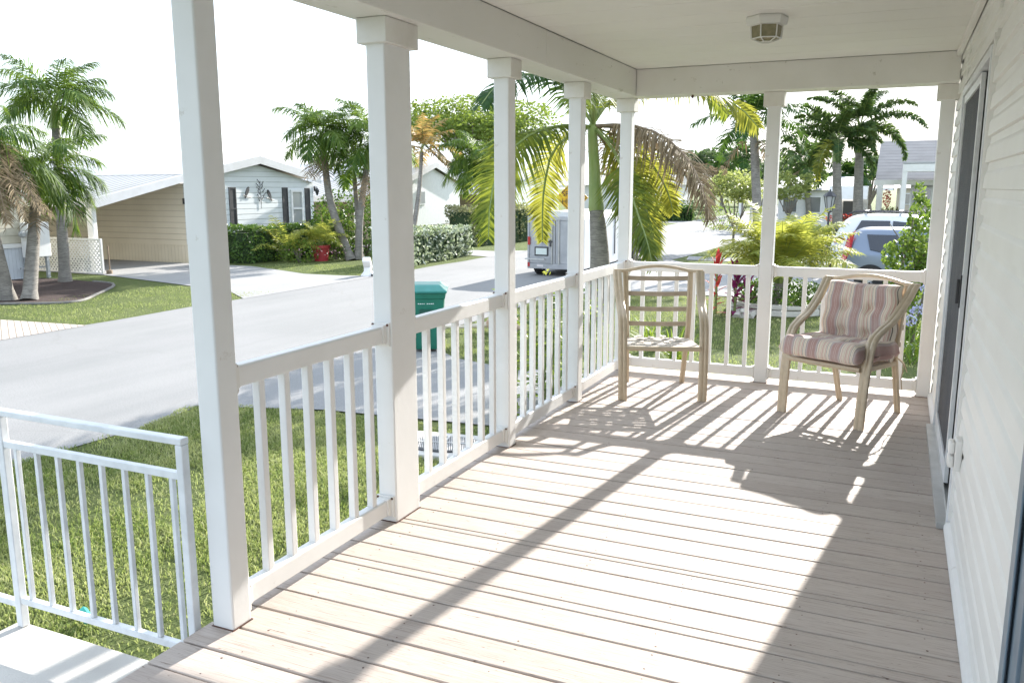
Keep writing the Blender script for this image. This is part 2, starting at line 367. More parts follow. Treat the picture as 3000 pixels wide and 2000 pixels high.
def palm(label, base, top, r0, r1, nf, L, ll=.5, lw=.035, bend=0, group=None, leaf=None, shaft=None, trunk=None, dead=0, name='palm_tree', **kw):
    base = Vector(base); top = Vector(top)
    root = empty(name, base, label, 'palm tree', group)
    mid = (base+top)/2+Vector((bend, 0, 0)); path = [p-base for p in spline([base, mid, top], 12)]
    MB().tube(path, [r0*1.25 if i == 0 else r0+(r1-r0)*i/11 for i in range(12)], 10).build('trunk', trunk or TRUNK, root, smooth=True)
    T = (path[-1]-path[-2]).normalized(); sh = shaft if shaft is not None else L*.28
    if sh > 0: MB().tube([path[-1], path[-1]+T*sh*.4, path[-1]+T*sh], [r1*1.25, r1*1.05, r1*.5], 9).build('crownshaft', SHAFT, root, smooth=True)
    c = path[-1]+T*max(sh, .02)
    mb, st = crown_meshes(c, nf, L, lw, ll, **kw)
    cr = mb.build('crown', leaf or L_PALM, root, fix=False); st.build('frond_stem', STEM, cr, smooth=True)
    if dead:
        for i in range(dead):
            db = MB(); ds = MB(); az = U(0, 6.28); frond(db, ds, arc(c-T*sh, az, U(-.9, -.4), L*.75, 1.2), 20, ll*.7, lw, 1.0, .2, .3, L*.006)
            d_ = db.build('dead_frond', L_DEAD, root, fix=False); ds.build('frond_stem', DEADST, d_)
    return root
def leafclump(mb, c, rad, n, size, flat=1., shell=.5):
    """n separate leaves spread through an ellipsoid"""
    for _ in range(n):
        while True:
            d = Vector((U(-1,1), U(-1,1), U(-1,1)))
            if .02 < d.length < 1: break
        d = d.normalized()*(d.length**shell)
        p = Vector(c)+Vector((d.x*rad[0], d.y*rad[1], d.z*rad[2]))
        leaf1(mb, p, size*U(.7, 1.3), flat)
def leaf1(mb, p, s, flat=1.):
    p = Vector(p)
    a = Vector((U(-1,1), U(-1,1), U(-1,1)*flat)).normalized(); b = a.cross(Vector((U(-1,1), U(-1,1), U(-1,1)))).normalized()*.5
    mb.add([p-a*s*.5, p+b*s*.5-a*s*.05, p+a*s*.5, p-b*s*.5-a*s*.05], [(0,1,2,3)])
def broadtree(label, base, h, crown_c, crown_r, nclump, nleaf, size, leaf, r0=.2, group=None, name='broadleaf_tree', flat=.5):
    root = empty(name, base, label, 'tree', group); base = Vector(base)
    tr = MB(); cc = Vector(crown_c)-base; fork = Vector((0, 0, max(h*.28, cc.z-crown_r[2]*1.3)))
    tr.tube([(0,0,-.05), fork*.5+Vector((U(-.1,.1), 0, 0)), fork], [r0*1.2, r0*.9, r0*.75], 8)
    mb = MB()
    for i in range(nclump):
        th = i*2.4; q = (i+.5)/nclump; rr = math.sqrt(q)*.82
        zz = U(-.45, .75)*(1-.6*rr)
        c = cc+Vector((math.cos(th)*rr*crown_r[0], math.sin(th)*rr*crown_r[1], zz*crown_r[2]))
        s = U(.24, .4); leafclump(mb, c, (crown_r[0]*s, crown_r[1]*s, crown_r[2]*s*.75), nleaf//nclump, size, flat, .6)
        if i % 2 == 0: tr.tube([fork, (fork+c)/2+Vector((0,0,-.12*crown_r[2])), c], [r0*.5, r0*.28, r0*.08], 6)
    tr.build('trunk', BARK, root, smooth=True); mb.build('crown', leaf, root, fix=False)
    return root
def hedge(label, A, B, width, h, n, size, leaf, core=(.02,.04,.012), group=None, name='hedge', rough=.12, cat='hedge', z0=ZG):
    """clipped hedge from A to B; leaves spread over and just under its surface round a solid dark core"""
    A = Vector((A[0], A[1], z0)); B = Vector((B[0], B[1], z0)); L = (B-A).length; ax = (B-A).normalized(); sd = Vector((-ax.y, ax.x, 0))
    root = empty(name, (A+B)/2, label, cat, group); o = (A+B)/2
    mb = MB()
    for _ in range(n):
        u, s, q = U(0, L), U(-.5, .5)*width, U(.04, 1)*h
        f = rng.random()
        if f < .42: s = (.5-U(0, rough)) * width*(1 if rng.random() < .5 else -1)
        elif f < .8: q = h*(1-U(0, rough))
        else: u = U(0, rough*width) if rng.random() < .5 else L-U(0, rough*width)
        wob = .06*math.sin(u*2.1+1)+.05*math.sin(u*5.3)+.04*math.sin(q*6+u)
        p = A+ax*u+sd*(s*(1+wob))+Z*(q*(1+wob*.7))-o
        leaf1(mb, p, size*U(.7, 1.35))
    cb = MB(); M = Matrix.Translation(A-o) @ Matrix(((ax.x, sd.x, 0, 0), (ax.y, sd.y, 0, 0), (0,0,1,0), (0,0,0,1)))
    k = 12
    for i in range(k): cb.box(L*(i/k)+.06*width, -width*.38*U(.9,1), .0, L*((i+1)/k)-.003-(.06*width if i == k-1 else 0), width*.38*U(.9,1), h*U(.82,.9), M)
    cb.build('solid_core', mat('hedge_core_dark', core, tuple(x*1.6 for x in core), .9, 14), root)  # solid dark boxes added inside so the hedge is not see-through
    mb.build('leaves', leaf, root, fix=False)
    return root

# ================================================================ THE PORCH
CW = .093                                                   # column width
YC = [2.063, 3.12, 4.359, 5.532, 6.7035]                    # near faces of the columns along the street side
XF = [1.040, 2.196]                                         # left faces of the columns on the far side
# ---- deck
edges = [-1.30 + .1475*i for i in range(0, 29)]
edges = [e for e in edges if e < 2.70] + [2.738, 2.879, 3.026, 3.141, 3.179] + [3.179+.1487*i for i in range(1, 26)]
edges = [e for e in edges if e < 6.82] + [6.90]
deck = empty('porch_deck', (1.1, 3, 0), 'weathered pinkish grey timber deck of wide boards laid across the porch', 'deck')
b = MB(); hb = MB(); off = Vector((-1.1, -3, 0))
for i in range(len(edges)-1):
    y0, y1 = edges[i], edges[i+1]; g = U(.0028, .006)
    if y1-y0 < .06: g = .002
    dz = U(-.0012, .0012); xl = -.12+U(-.006, .004)
    b.box(xl-1.1, y0+g-3, -.028, 2.285-1.1, y1-g-3, dz)
    if y1-y0 > .1:
        for x in (.10, .52, .93, 1.35, 1.76, 2.17):
            for yy in (y0+.028, y1-.028):
                if rng.random() < .86:
                    hb.lathe([(U(.0025, .0045), 0), (.0001, .0006)], 6, (x+U(-.02, .02)-1.1, yy+U(-.008, .008)-3, dz+.0004), cap=False)
b.build('decking', DECK, deck, bevel=.003, seg=2)
tag(hb.build('nail_heads', SCREW, deck), kind='stuff')
b = MB().box(-.10-1.1, -1.25-3, -.20, -.07-1.1, 6.86-3, -.03).box(-.07-1.1, 6.83-3, -.20, 2.29-1.1, 6.86-3, -.03)
for y in (0, 1.5, 3., 4.5, 6.5): b.box(-.10-1.1, y-3, -1.15, 0-1.1, y+.1-3, -.2)
b.build('fascia', mat('deck_fascia_timber', (.55,.50,.44), (.42,.37,.32), .8, 8), deck)
b = MB()
for x in (.10, .52, .93, 1.35, 1.76, 2.17): b.box(x-.02-1.1, -1.24-3, -.17, x+.02-1.1, 6.825-3, -.030)
b.box(-.0695-1.1, -1.245-3, -.26, 2.28-1.1, 6.829-3, -.172)  # dark sheet below the boards, added so the gaps read as shade
b.build('joists_and_gap_sheet', mat('joist_and_gap_shade', (.07,.05,.04), (.05,.035,.028), .9, 8), deck)
# ---- columns
def column(x, y, wx, wy, label, grp='square white porch columns', seam=False):
    root = empty('porch_column', (x+wx/2, y+wy/2, 0), label, 'column', grp)
    if seam:
        MB().box(-wx/2, -wy/2, .0, wx/2, -.0012, 2.2).box(-wx/2, .0012, .0, wx/2, wy/2, 2.2).build('shaft', WHITE, root, bevel=.006, seg=3)
    else: MB().box(-wx/2, -wy/2, 0, wx/2, wy/2, 2.2).build('shaft', WHITE, root, bevel=.008, seg=3)
    MB().box(-wx/2-.026, -wy/2-.026, 2.097, wx/2+.026, wy/2+.026, 2.1985).build('cap', CAPM, root, bevel=.003)
    MB().box(-wx/2-.003, -wy/2-.003, .0005, wx/2+.003, wy/2+.003, .0035).build('base_stain', SCREW, root)
    return root
column(-CW, YC[0], CW, CW, 'tall nearest white column beside the metal stair railing')
column(-CW, YC[1], CW, .208, 'doubled white column made of two shafts with a seam')
column(-CW, YC[2], CW, CW, 'white column beside the green wheelie bin, third along the street side')
column(-CW, YC[3], CW, CW, 'white column in front of the grey trailer')
column(-CW, YC[4], CW, CW, 'white corner column behind the chair without cushions')
column(XF[0], YC[4], .097, CW, 'white column in the middle of the far railing between the two chairs')
column(XF[1], YC[4], .090, CW, 'white column against the siding, behind the cushioned chair')
# ---- railings
def bracket(root, M, top):
    z0, z1 = (.822, .926) if top else (.030, .128)
    hgt = z1-z0
    br = MB().box(-.045, 0, z0, .045, .011, z1, M).box(-.0315, .010, z0+.012, .0315, .034, z1-.010, M).build('bracket', WHITE2, root, bevel=.003)
    for sx, sz in ((-.037, z1-.010), (.038, z1-.010), (.038, z0+.010)):
        c = M @ Vector((sx, .0110, sz)); n = (M.to_3x3() @ Vector((0,1,0)))
        MB().tube([c-n*.001, c+n*.0025], [.0066, .0058], 8).build('screw', SCREW, br)
def railing(A, B, pos, label):
    A = Vector(A); B = Vector(B); L = (B-A).length; d = (B-A).normalized(); s = Vector((d.y, -d.x, 0))
    root = empty('railing', (A+B)/2, label, 'railing', 'white porch railing sections')
    o = A-(A+B)/2
    M = Matrix(((s.x, d.x, 0, o.x), (s.y, d.y, 0, o.y), (0,0,1,0), (0,0,0,1)))
    def prof(z0, z1, w, ch):
        return [(-w, z0), (w, z0), (w, z1-ch), (w-ch, z1), (-w+ch, z1), (-w, z1-ch)]
    for nm, z0, z1, w in (('top_rail', .837, .911, .0255), ('bottom_rail', .040, .115, .0235)):
        m_ = MB(); m_.prism(prof(z0, z1, w, .006), 1, .0, L); m_.v = [tuple(M @ Vector(p)) for p in m_.v]
        m_.build(nm, WHITE, root, bevel=.003)
    for p in pos:
        MB().box(-.0165, p-.0155, .112, .0165, p+.0155, .840, M).build('baluster', WHITE, root, bevel=.004)
    F = M.copy() @ Matrix(((1,0,0,0),(0,1,0,.0005),(0,0,1,0),(0,0,0,1)))
    Mb = M @ Matrix.Translation((0, L, 0)) @ Matrix(((-1,0,0,0),(0,-1,0,-.0005),(0,0,1,0),(0,0,0,1)))
    for mm in (F, Mb):
        for t in (True, False): bracket(root, mm, t)
    return root
XR = -CW/2-.006
railing((XR, YC[0]+CW, 0), (XR, YC[1], 0), [.022+.1375*i for i in range(7)], 'nearest white railing section between the tall column and the doubled column')
railing((XR, YC[1]+.208, 0), (XR, YC[2], 0), [.03+.148*i for i in range(7)], 'white railing section in front of the green wheelie bin')
railing((XR, YC[2]+CW, 0), (XR, YC[3], 0), [.085+.145*i for i in range(7)], 'white railing section in front of the tall leafy green plant')
railing((XR, YC[3]+CW, 0), (XR, YC[4], 0), [.085+.15*i for i in range(7)], 'white railing section running into the corner beside the bare chair')
YR = YC[4]+CW/2
railing((0, YR, 0), (XF[0], YR, 0), [.115+.14*i for i in range(7)], 'white far railing section behind the chair without cushions')
railing((XF[0]+.097, YR, 0), (XF[1], YR, 0), [.10+.14*i for i in range(7)], 'white far railing section behind the cushioned chair')
# ---- roof
roof = empty('porch_roof', (1, 3, 2.3), 'white porch roof with boarded ceiling and deep boxed beams', 'porch roof'); o = (-1, -3, -2.3)
def rb(mb, x0, y0, z0, x1, y1, z1): mb.box(x0-1, y0-3, z0-2.3, x1-1, y1-3, z1-2.3)
b = MB(); rb(b, -.15, -.6, 2.2, .07, 4.73, 2.399); b2 = b; rb(b2, -.15, 4.733, 2.2, .0685, 6.80, 2.399)
b.build('side_beam', BEAM, roof, bevel=.004)
b = MB(); rb(b, .0705, 6.57, 2.2, 2.294, 6.80, 2.399); b.build('end_beam', BEAM, roof, bevel=.004)
b = MB(); y = -1.6; k = 0
ys = [-.6]
while ys[-1] < 6.55: ys.append(ys[-1]+.31)
ys[-1] = 6.568
for y0, y1 in zip(ys, ys[1:]): rb(b, .0715, y0+.0028, 2.400, 2.2995, y1-.0028, 2.42)
b.build('ceiling_boards', CEIL, roof, bevel=.002)
b = MB(); rb(b, -.35, -.7, 2.425, 2.6, 7.0, 2.50); b.build('roof_sheet', ROOFW, roof)
b = MB(); rb(b, 2.262, -.6, 2.362, 2.2945, 6.569, 2.3995); b.build('ceiling_trim', BEAM, roof, bevel=.006)
# ---- ceiling light: hexagonal canopy and wire cage
lt = empty('ceiling_light', (1.275, 4.88, 2.4), 'white hexagonal caged porch light fixed to the ceiling', 'ceiling light')
MB().lathe([(.108, -.001), (.112, -.012), (.104, -.045), (.086, -.048)], 6, ph=.3).build('canopy', WHITE2, lt, bevel=.002)
MB().lathe([(.079, -.0485), (.074, -.108), (.03, -.124), (.004, -.126)], 6, ph=.3).build('diffuser', mat('smoked_yellow_glass', (.30,.27,.17), (.22,.20,.12), .25, 40), lt)
cg = MB()
for k in range(6):
    th = math.pi/3*k+.3; cs, sn = math.cos(th), math.sin(th); th2 = th+math.pi/3
    P = [Vector((r*cs, r*sn, z)) for r, z in ((.084, -.046), (.079, -.112), (.033, -.129))]
    cg.tube(P, .0036, 6)
    Q = [Vector((r*math.cos(th2), r*math.sin(th2), z)) for r, z in ((.079, -.112), (.033, -.129))]
    cg.tube([P[1], Q[0]], .0036, 6); cg.tube([P[2], Q[1]], .003, 6)
cg.build('cage', WHITE2, lt, smooth=True)
tag(MB().lathe([(.008, 0), (.010, -.012), (.010, -.02), (.004, -.024)], 8).build('beam_hook', SCREW, loc=(.49, 6.66, 2.1995)), 'small dark hook under the far beam above the bare chair', 'hook')

# ================================================================ THE HOUSE WALL
XW = 2.3
house = empty('mobile_home', (XW, 3, 0), 'house wall of white lap siding along the right of the porch', 'house')
def hx(mb): mb.v = [(p[0]-XW, p[1]-3, p[2]) for p in mb.v]; return mb
def siding(y0, y1, z0, z1):
    mb = MB(); P = .105; n = int(math.ceil((z1-z0)/P))
    prof = []
    zb = z0
    for i in range(n):
        for dz, dx in ((0, -.0), (.0015, -.0155), (.056, -.0125), (.064, -.0095), (.074, -.0035), (.103, -.0012)):
            z = min(zb+dz, z1); prof.append((XW+.012+dx, z))
        zb += P
        if zb >= z1: break
    prof += [(XW+.03, z1), (XW+.03, z0)]
    mb.prism(prof, 1, y0, y1); return mb
DY0, DY1, DZ1 = 4.06, 5.84, 2.075
mb = siding(DY1+.02, 6.84, .03, 2.40)
for a in ((2.152, DY0-.02, .03, 2.40), (DY0-.018, DY1+.018, DZ1+.03, 2.40), (-1.6, 1.22, .03, 2.40), (1.222, 2.150, 2.13, 2.40)):
    t = siding(*a); mb.add(t.v, t.f)
hx(mb).build('siding', SIDING, house, fix=True)
mb = MB().box(XW+.031, -1.6, -1.1, XW+7, 1.2, 2.9).box(XW+.12, 1.2, -1.1, XW+7, 6.82, 2.9).box(XW+.031, DY1+.02, -1.1, XW+.12, 6.82, 2.9).box(XW+.031, 2.152, -1.1, XW+.12, DY0-.02, 2.9).box(XW+.031, DY0-.02, DZ1+.03, XW+.12, DY1+.02, 2.9).box(XW+.031, 1.2, 2.13, XW+.12, 2.15, 2.9)
hx(mb).build('wall_core', WHITE2, house)
for y0, y1 in ((DY1+.004, 6.69), (2.162, DY0-.004), (-1.6, 1.2)):
    mb = MB().prism([(XW-.001, .0015), (XW-.026, .0015), (XW-.026, .022), (XW-.018, .038), (XW-.001, .045)], 1, y0, y1)
    hx(mb).build('baseboard', WHITE, house, bevel=.002)
mb = MB().box(XW-.012, DY0-.02, .05, XW+.03, DY0-.0005, 2.1).box(XW-.012, DY1+.0005, .05, XW+.03, DY1+.02, 2.1).box(XW-.012, DY0-.02, 2.1005, XW+.03, DY1+.02, 2.118).box(XW-.010, 6.8405, -.2, XW+.03, 6.86, 2.5)
hx(mb).build('siding_trim', WHITE2, house, bevel=.002)
# sliding screen door
dr = empty('sliding_door', (0, (DY0+DY1)/2-3, 0)); dr.parent = house; cy = (DY0+DY1)/2
def dx(mb): mb.v = [(p[0]-XW, p[1]-cy, p[2]) for p in mb.v]; return mb
mb = MB().box(XW-.018, DY0, .0, XW+.085, DY0+.034, DZ1).box(XW-.018, DY1-.034, .0, XW+.085, DY1, DZ1).box(XW-.018, DY0+.035, DZ1-.04, XW+.085, DY1-.035, DZ1)
dx(mb).build('door_frame', ALUW, dr, bevel=.002)
mb = MB().box(XW-.055, DY0+.0005, .001, XW+.085, DY1-.0005, .028).box(XW-.012, DY0+.036, .0285, XW-.006, DY1-.036, .045).box(XW+.028, DY0+.036, .0285, XW+.034, DY1-.036, .045)
dx(mb).build('sill_track', ALU, dr, bevel=.001)
SC0, SC1 = 4.60, DY1-.036
mb = MB()
for a in ((SC0, SC0+.045, .046, 2.03), (SC1-.05, SC1, .046, 2.03)): mb.box(XW-.008, a[0], a[2], XW+.012, a[1], a[3])
mb.box(XW-.008, SC0+.0455, 1.985, XW+.012, SC1-.0505, 2.03).box(XW-.008, SC0+.0455, .046, XW+.012, SC1-.0505, .13)
sp_ = dx(mb).build('screen_frame', ALUW, dr, bevel=.002)
dx(MB().box(XW+.001, SC0+.0456, .1305, XW+.003, SC1-.0506, 1.9845)).build('screen', mat('dark_insect_screen', (.045,.05,.06), (.07,.075,.085), .7, 5, 1, .3, 900), sp_)
dx(MB().box(XW-.016, SC0+.010, .93, XW-.0085, SC0+.034, 1.09).box(XW-.03, SC0+.014, .95, XW-.0165, SC0+.022, 1.07)).build('handle', BLACK, sp_, bevel=.003)
mb = MB().box(XW+.035, DY0+.036, .046, XW+.06, DY1-.036, 2.03)
dx(mb).build('fixed_panel', mat('grey_green_panel', (.33,.335,.315), (.27,.275,.255), .45, 2, 1, .04, 40, dirt=((.05,.045,.04), 8, .74, .8)), dr)
# nearer door at the right edge of the view
nd_ = empty('entry_door', (0, 1.75-3, 0)); nd_.parent = house
def ex(mb): mb.v = [(p[0]-XW, p[1]-1.75, p[2]) for p in mb.v]; return mb
BLUEG = mat('blue_grey_metal', (.28,.34,.40), (.23,.28,.34), .4, 6, 1, .05, 70)
ex(MB().box(XW-.014, 2.086, .03, XW+.06, 2.150, 2.12).box(XW-.014, 1.224, .03, XW+.06, 1.28, 2.12).box(XW-.014, 1.2805, 2.06, XW+.06, 2.0855, 2.12)).build('door_frame', BLUEG, nd_, bevel=.004)
ex(MB().box(XW-.020, 2.050, .03, XW-.0145, 2.110, 2.10).box(XW-.008, 1.96, .03, XW+.05, 2.0850, 2.055)).build('storm_frame', mat('steel_blue_trim', (.20,.26,.31), (.16,.21,.26), .35, 8), nd_, bevel=.003)
ex(MB().box(XW+.0, 1.285, .03, XW+.05, 1.958, 2.055)).build('door_panel', mat('slate_door', (.12,.16,.19), (.10,.13,.16), .45, 3), nd_, bevel=.002)
# little weatherproof outlet by the sliding door
ol = empty('outdoor_outlet', (XW, 3.84, .42), 'small white weatherproof outlet cover low on the siding beside the sliding door', 'outlet')
MB().box(-.028, -.045, -.065, -.001, .045, .065).build('back_plate', WHITE2, ol, bevel=.006)
MB().box(-.052, -.036, -.055, -.0285, .036, -.004).box(-.052, -.036, .004, -.0285, .036, .055).build('flap', WHITE2, ol, bevel=.008)

# ================================================================ METAL STAIR RAILING AND LANDING
YS = 2.03
sr = empty('stair_railing', (-.6, YS, -.2), 'thin white aluminium stair railing on the concrete landing beside the nearest column', 'railing')
def sx(mb): mb.v = [(p[0]+.6, p[1]-YS, p[2]+.2) for p in mb.v]; return mb
sx(MB().box(-1.32, YS-.018, .664, -.128, YS+.018, .688)).build('handrail', ALUW, sr, bevel=.004)
sx(MB().box(-1.04, YS-.0125, .540, -.161, YS+.0125, .566)).build('upper_rail', ALUW, sr, bevel=.002)
sx(MB().box(-1.04, YS-.0125, -.098, -.161, YS+.0125, -.072)).build('lower_rail', ALUW, sr, bevel=.002)
sx(MB().box(-.160, YS-.016, -.2, -.128, YS+.016, .6635)).build('post', ALUW, sr, bevel=.004)
sx(MB().box(-1.074, YS-.016, -.198, -1.0405, YS+.016, .6635)).build('post', ALUW, sr, bevel=.004)
for i in range(8):
    x = -.985+.1125*i
    sx(MB().box(x-.0085, YS-.0085, -.0715, x+.0085, YS+.0085, .5395)).build('baluster', ALUW, sr, bevel=.002)
sx(MB().box(-1.32, YS-.0125, -.118, -1.0745, YS+.0125, -.092)).build('lower_rail', ALUW, sr, bevel=.002)
ld = empty('concrete_landing', (-.65, 1, -.2), 'pale concrete landing slab at the foot of the porch deck', 'steps')
MB().box(-.46, -2.2, -.9, .525, 1.052, 0).build('slab', CONC, ld, bevel=.008)
MB().box(-.80, -2.2, -.9, -.462, 1.052, -.19).build('step', CONC, ld, bevel=.008)
MB().box(-1.14, -2.2, -.9, -.802, 1.052, -.38).build('step', CONC, ld, bevel=.008)

# ================================================================ CHAIRS
FRAME = mat('champagne_chair_frame', (.54,.45,.33), (.48,.40,.29), .42, 30, 1, .08, 160, metal=.25)
STRAP = mat('taupe_vinyl_strap', (.40,.335,.26), (.34,.285,.22), .5, 12, 1, .06, 120)
STRAPW = mat('bleached_vinyl_strap', (.55,.51,.46), (.48,.44,.39), .45, 12)
def chair(loc, rz, label):
    """local x to the right seen from the front, y towards the back"""
    root = empty('patio_chair', loc, label, 'chair', 'beige metal patio armchairs', rz)
    for s in (-1, 1):
        P = spline([(s*.283, .0, 0), (s*.286, .015, .25), (s*.288, .045, .46), (s*.289, .085, .56), (s*.292, .16, .612), (s*.298, .28, .668), (s*.305, .40, .765), (s*.312, .50, .878)], 34)
        MB().ribbon(P, Vector((1,0,0)), .062, .030).build('arm_frame', FRAME, root, smooth=True)
        P = spline([(s*.215, .60, 0), (s*.222, .54, .2), (s*.228, .49, .36), (s*.232, .475, .46), (s*.24, .50, .68), (s*.245, .545, .885)], 24)
        MB().ribbon(P, Vector((1,0,0)), .038, .028).build('back_post', FRAME, root, smooth=True)
        MB().ribbon([(s*.262, .02, .372), (s*.245, .25, .365), (s*.232, .47, .36)], Vector((1,0,0)), .026, .03).build('seat_rail', FRAME, root, smooth=True)
    P = spline([(-.335, .512, .884), (-.24, .53, .884), (-.12, .538, .907), (0, .542, .918), (.12, .538, .907), (.24, .53, .884), (.335, .512, .884)], 28)
    MB().ribbon(P, Vector((0,1,0)), .032, .022).build('crest_rail', FRAME, root, smooth=True)
    MB().ribbon([(-.26, .008, .378), (0, .008, .376), (.26, .008, .378)], Vector((0,1,0)), .026, .030).build('front_rail', FRAME, root, smooth=True)
    MB().ribbon([(-.225, .485, .36), (.225, .485, .36)], Vector((0,1,0)), .026, .028).build('rear_rail', FRAME, root, smooth=True)
    for z in (.828, .712, .597, .485):
        y = .498+(z-.46)*.14; w = .232+(z-.46)*.03+.014
        pts = [(-w, y+.010, z), (-w, y-.016, z), (-w*.5, y-.013, z-.004), (0, y-.012, z-.006), (w*.5, y-.013, z-.004), (w, y-.016, z), (w, y+.010, z)]
        mb = MB()
        for a, c in zip(pts, pts[1:]): mb.add([Vector(a)+Vector((0,0,-.017)), Vector(c)+Vector((0,0,-.017)), Vector(c)+Vector((0,0,.017)), Vector(a)+Vector((0,0,.017))], [(0,1,2,3)])
        st = mb.build('back_strap', STRAP, root); sm = st.modifiers.new('Solidify', 'SOLIDIFY'); sm.thickness = .003
    for i in range(8):
        y = .055+.054*i; w = .262-.03*(y/.48); z = .372-.012*(y/.48)
        mb = MB().box(-w, y-.019, z+.014, w, y+.019, z+.0175); mb.build('seat_strap', STRAPW, root)
    for i in range(4):
        x = -.14+.093*i; mb = MB()
        for k in range(8):
            y = .03+.058*k; zz = .387 if (k+i) % 2 else .3795
            mb.box(x-.019, y, zz, x+.019, y+.057, zz+.003)
        mb.build('seat_strap', STRAPW, root)
    return root
chair((.535, 5.83, 0.001), R(20.5), 'bare beige metal patio chair with open horizontal back straps and no cushion')
CB = (1.605, 5.74, .001); CBR = R(-28)
chair(CB, CBR, 'beige metal patio chair holding a striped cushion, near the sliding door')
def stripe_mat():
    mt, nt, out = nt_new('striped_cushion_fabric'); uvn = nt.nodes.new('ShaderNodeUVMap'); sx_ = nd(nt, 'ShaderNodeSeparateXYZ', {0: uvn.outputs[0]})
    t = math_(nt, 'FRACT', math_(nt, 'MULTIPLY', sx_.outputs[0], 3.35))
    cr, tn, mv, dk, pk, gr = (.78,.71,.60), (.60,.46,.34), (.45,.29,.265), (.13,.11,.10), (.64,.43,.36), (.52,.43,.42)
    st = [(0, cr), (.035, tn), (.055, cr), (.085, pk), (.14, cr), (.155, tn), (.175, cr), (.215, pk), (.26, cr), (.285, dk), (.297, cr), (.345, tn), (.36, cr), (.40, dk), (.412, gr), (.47, mv), (.595, cr), (.605, mv), (.665, cr), (.675, mv), (.79, gr), (.86, dk), (.872, cr), (.925, pk), (.96, cr), (.985, tn)]
    c = ramp(nt, t, st, 'CONSTANT')
    v = coords(nt); n1 = noise(nt, v, 9, 3)
    c = mixc(nt, ramp(nt, n1, [(.4, 0), (.75, .35)]), c, (.58,.53,.50))
    p = nd(nt, 'ShaderNodeBsdfPrincipled', {'Base Color': c, 'Roughness': .9, 'Specular IOR Level': .15, 'Sheen Weight': .2})
    nt.links.new(bump(nt, noise(nt, v, 420, 2), .2, .002), p.inputs['Normal']); nt.links.new(p.outputs[0], out.inputs[0]); return mt
FAB = stripe_mat()
def pad(name, parent, w, l, th, M, tufts, u0=0):
    """tufted pillow: closed grid, front and back sheets meeting in a rounded edge; tufts = (u,v) in 0..1"""
    nx, ny = 56, 56; vs = []; uvs = []; fs = []
    def hgt(u, v):
        e = min(u, 1-u)*w; g = min(v, 1-v)*l
        def rd(q, r): q = min(q/r, 1); return math.sqrt(max(0, 1-(1-q)**2))
        h = rd(e, .045)*rd(g, .045)
        for tu, tv in tufts:
            dx_ = (u-tu)*w; dy_ = (v-tv)*l; h -= .50*math.exp(-(dx_*dx_+dy_*dy_)/.0011)
            h -= .12*math.exp(-(dy_*dy_)/.0007)*max(0, 1-abs(dx_)/.16)     # crease across the row
            h -= .06*math.exp(-(dx_*dx_)/.0005)*max(0, 1-abs(dy_)/.14)
        h += .05*math.sin(u*17+v*3)*math.sin(v*11)
        return max(h, -.05)
    for side in (1, -1):
        for j in range(ny+1):
            for i in range(nx+1):
                u, v = i/nx, j/ny
                bul = .012*math.sin(v*math.pi*3.0)
                uu = (u-.5)*w*(1+ .03*math.sin(v*math.pi*6)); vv = (v-.5)*l*(1+.02*math.sin(u*9))
                vs.append(M @ Vector((uu+ (bul*.4 if side > 0 else 0), vv, th*.5*hgt(u, v)*side*(1.1 if side > 0 else .55)))); uvs.append((u+u0, v))
    N = (nx+1)*(ny+1)
    for s_ in (0, 1):
        for j in range(ny):
            for i in range(nx):
                a = s_*N+j*(nx+1)+i; q = (a, a+1, a+nx+2, a+nx+1); fs.append(q if s_ == 0 else q[::-1])
    me = bpy.data.meshes.new(name); me.from_pydata([tuple(p) for p in vs], [], fs); ul = me.uv_layers.new(name='UVMap')
    for lp in me.loops: ul.data[lp.index].uv = uvs[lp.vertex_index]
    bm = bmesh.new(); bm.from_mesh(me); bmesh.ops.remove_doubles(bm, verts=bm.verts, dist=.0004); bmesh.ops.recalc_face_normals(bm, faces=bm.faces); bm.to_mesh(me); bm.free()
    me.polygons.foreach_set('use_smooth', [True]*len(me.polygons)); me.materials.append(FAB)
    o = bpy.data.objects.new(name, me); COL.objects.link(o); o.parent = parent; return o
cu = empty('chair_cushion', (CB[0], CB[1], .39), 'padded chair cushion striped in mauve, cream and tan with button tufts', 'cushion', rz=CBR)
pad('seat_pad', cu, .56, .54, .155, Matrix.Translation((0, .19, .058)) @ Matrix.Rotation(R(-2), 4, 'X'), [(.3, .36), (.7, .36), (.3, .72), (.7, .72)], .06)
pad('back_pad', cu, .52, .50, .135, Matrix.Translation((0, .425, .238)) @ Matrix.Rotation(R(81), 4, 'X'), [(.33, .32), (.67, .32), (.33, .66), (.67, .66)], .0)
for s in (1,):
    MB().tube(spline([(.27, .43, .02), (.30, .47, -.03), (.285, .48, -.12), (.30, .47, -.20)], 8), .004, 5).tube(spline([(.27, .43, .02), (.28, .50, -.02), (.31, .50, -.08)], 6), .004, 5).build('tie', mat('tan_tie', (.5,.40,.28), None, .9), cu)

